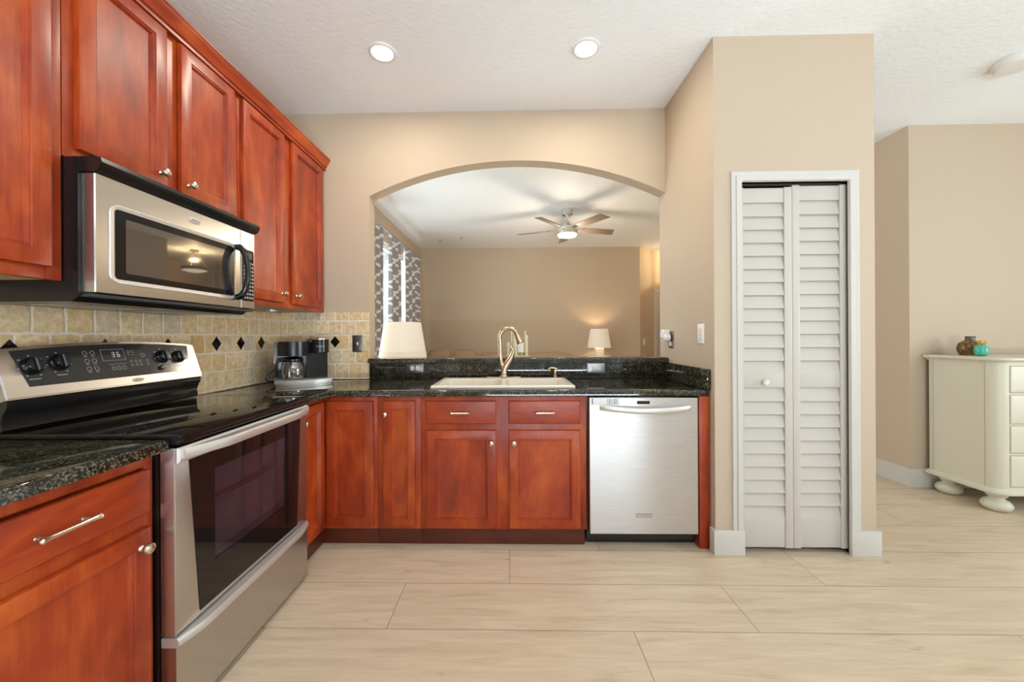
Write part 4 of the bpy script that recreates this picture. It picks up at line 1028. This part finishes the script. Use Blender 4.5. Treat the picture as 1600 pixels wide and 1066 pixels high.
# ------------------------------------------------------------------ dresser and vases
X0, Y0, Y1, X1, ZD = 3.285, 2.645, 3.068, 4.75, 1.022
ds = thing('dresser', 'cream painted dresser with bun feet against the beige dining wall', 'dresser', (4.0, 2.86, 0))
q = 0.065
def outline(e, nseg=8):
    pts = [(X0 - e, Y1 + min(e, 0.012))]
    for k in range(nseg + 1):
        t = R(180 + 90 * k / nseg); pts.append((X0 + q + (q + e) * math.cos(t), Y0 + q + (q + e) * math.sin(t)))
    for k in range(nseg + 1):
        t = R(270 + 90 * k / nseg); pts.append((X1 - q + (q + e) * math.cos(t), Y0 + q + (q + e) * math.sin(t)))
    pts.append((X1 + e, Y1 + min(e, 0.012))); return pts
m = MB(); m.rings([[(x, y, z) for x, y in outline(0.0)] for z in (0.165, ZD)])
m.build('case', CREAM, ds)
m = MB(); m.rings([[(x, y, z) for x, y in outline(e)] for e, z in ((0.0, ZD), (0.008, ZD), (0.010, ZD + 0.008), (0.030, ZD + 0.016), (0.034, ZD + 0.022), (0.034, ZD + 0.030), (0.028, ZD + 0.036))])
m.build('top', CREAM, ds)
m = MB(); m.rings([[(x, y, z) for x, y in outline(e)] for e, z in ((0.0, 0.128), (0.018, 0.128), (0.022, 0.136), (0.020, 0.150), (0.006, 0.162), (0.0, 0.166))])
m.build('plinth_molding', CREAM, ds)
for x in (X0 + 0.075, X1 - 0.075):
    for y in (Y0 + 0.07, Y1 - 0.065):
        MB().lathe((x, y, 0.0005), (0, 0, 1), [(0.045, 0), (0.064, 0.010), (0.075, 0.028), (0.075, 0.044), (0.062, 0.066), (0.040, 0.080), (0.036, 0.090), (0.050, 0.100), (0.054, 0.112), (0.05, 0.1275)], 30).build('bun_foot', CREAM, ds)
# corner post grooves and panel line
m = MB(); m.box(X0 - 0.0006, X0 + 0.002, Y0 + q + 0.004, Y0 + q + 0.007, 0.17, ZD - 0.002); m.box(X0 - 0.0006, X0 + 0.002, Y1 - 0.030, Y1 - 0.027, 0.17, ZD - 0.002)
m.build('side_grooves', CREAMD, ds)
FDD = BACK(Y0)
for b0, b1 in ((0.823, 1.000), (0.612, 0.803), (0.415, 0.594), (0.185, 0.392)):
    for a0, a1 in ((X0 + 0.082, X0 + 0.71), (X0 + 0.74, X1 - 0.082)):
        d = MB().rect_loft(FDD, a0, a1, b0, b1, [(0.0, 0.0008), (0.0, 0.002), (0.002, 0.004), (0.006, 0.005)], r=0.003).build('drawer', CREAM, ds)
        MB().rect_loft(FDD, a0 - 0.005, a1 + 0.005, b0 - 0.005, b1 + 0.005, [(0, 0.0), (0, 0.0006)]).build('shadow_gap', CREAMD, d)
        for kx in (a0 + 0.18, a1 - 0.18): MB().lathe(FDD(kx, (b0 + b1) / 2, 0.005), (0, -1, 0), [(0.006, 0), (0.006, 0.012), (0.015, 0.018), (0.013, 0.028), (0.002, 0.031)], 18).build('knob', CREAM, d)
zt = ZD + 0.0365
v1 = thing('vase', 'squat brown speckled vase on the cream dresser', 'vase', (3.478, 2.97, zt), 'small vases on the dresser')
m = MB(); m.lathe((3.478, 2.97, zt), (0, 0, 1), [(0.046, 0), (0.050, 0.004), (0.062, 0.035), (0.064, 0.06), (0.055, 0.09), (0.034, 0.108), (0.028, 0.112)], 32); m.build('body', BROWN, v1)
m = MB(); m.lathe((3.488, 2.97, zt + 0.110), (0, 0, 1), [(0.028, 0), (0.026, 0.02), (0.029, 0.034), (0.024, 0.034), (0.02, 0.01)], 24, True, False); m.build('neck', BRASSW, v1)
v2 = thing('vase', 'small round teal vase with gold neck on the dresser', 'vase', (3.425, 2.85, zt), 'small vases on the dresser')
m = MB(); m.lathe((3.425, 2.85, zt), (0, 0, 1), [(0.020, 0), (0.031, 0.010), (0.038, 0.038), (0.034, 0.064), (0.022, 0.081), (0.018, 0.083)], 30); m.build('body', TEAL, v2)
m = MB(); m.lathe((3.425, 2.85, zt + 0.082), (0, 0, 1), [(0.018, 0), (0.024, 0.010), (0.025, 0.022), (0.020, 0.030), (0.016, 0.028), (0.012, 0.008)], 24, True, False); m.build('neck', GOLD, v2)
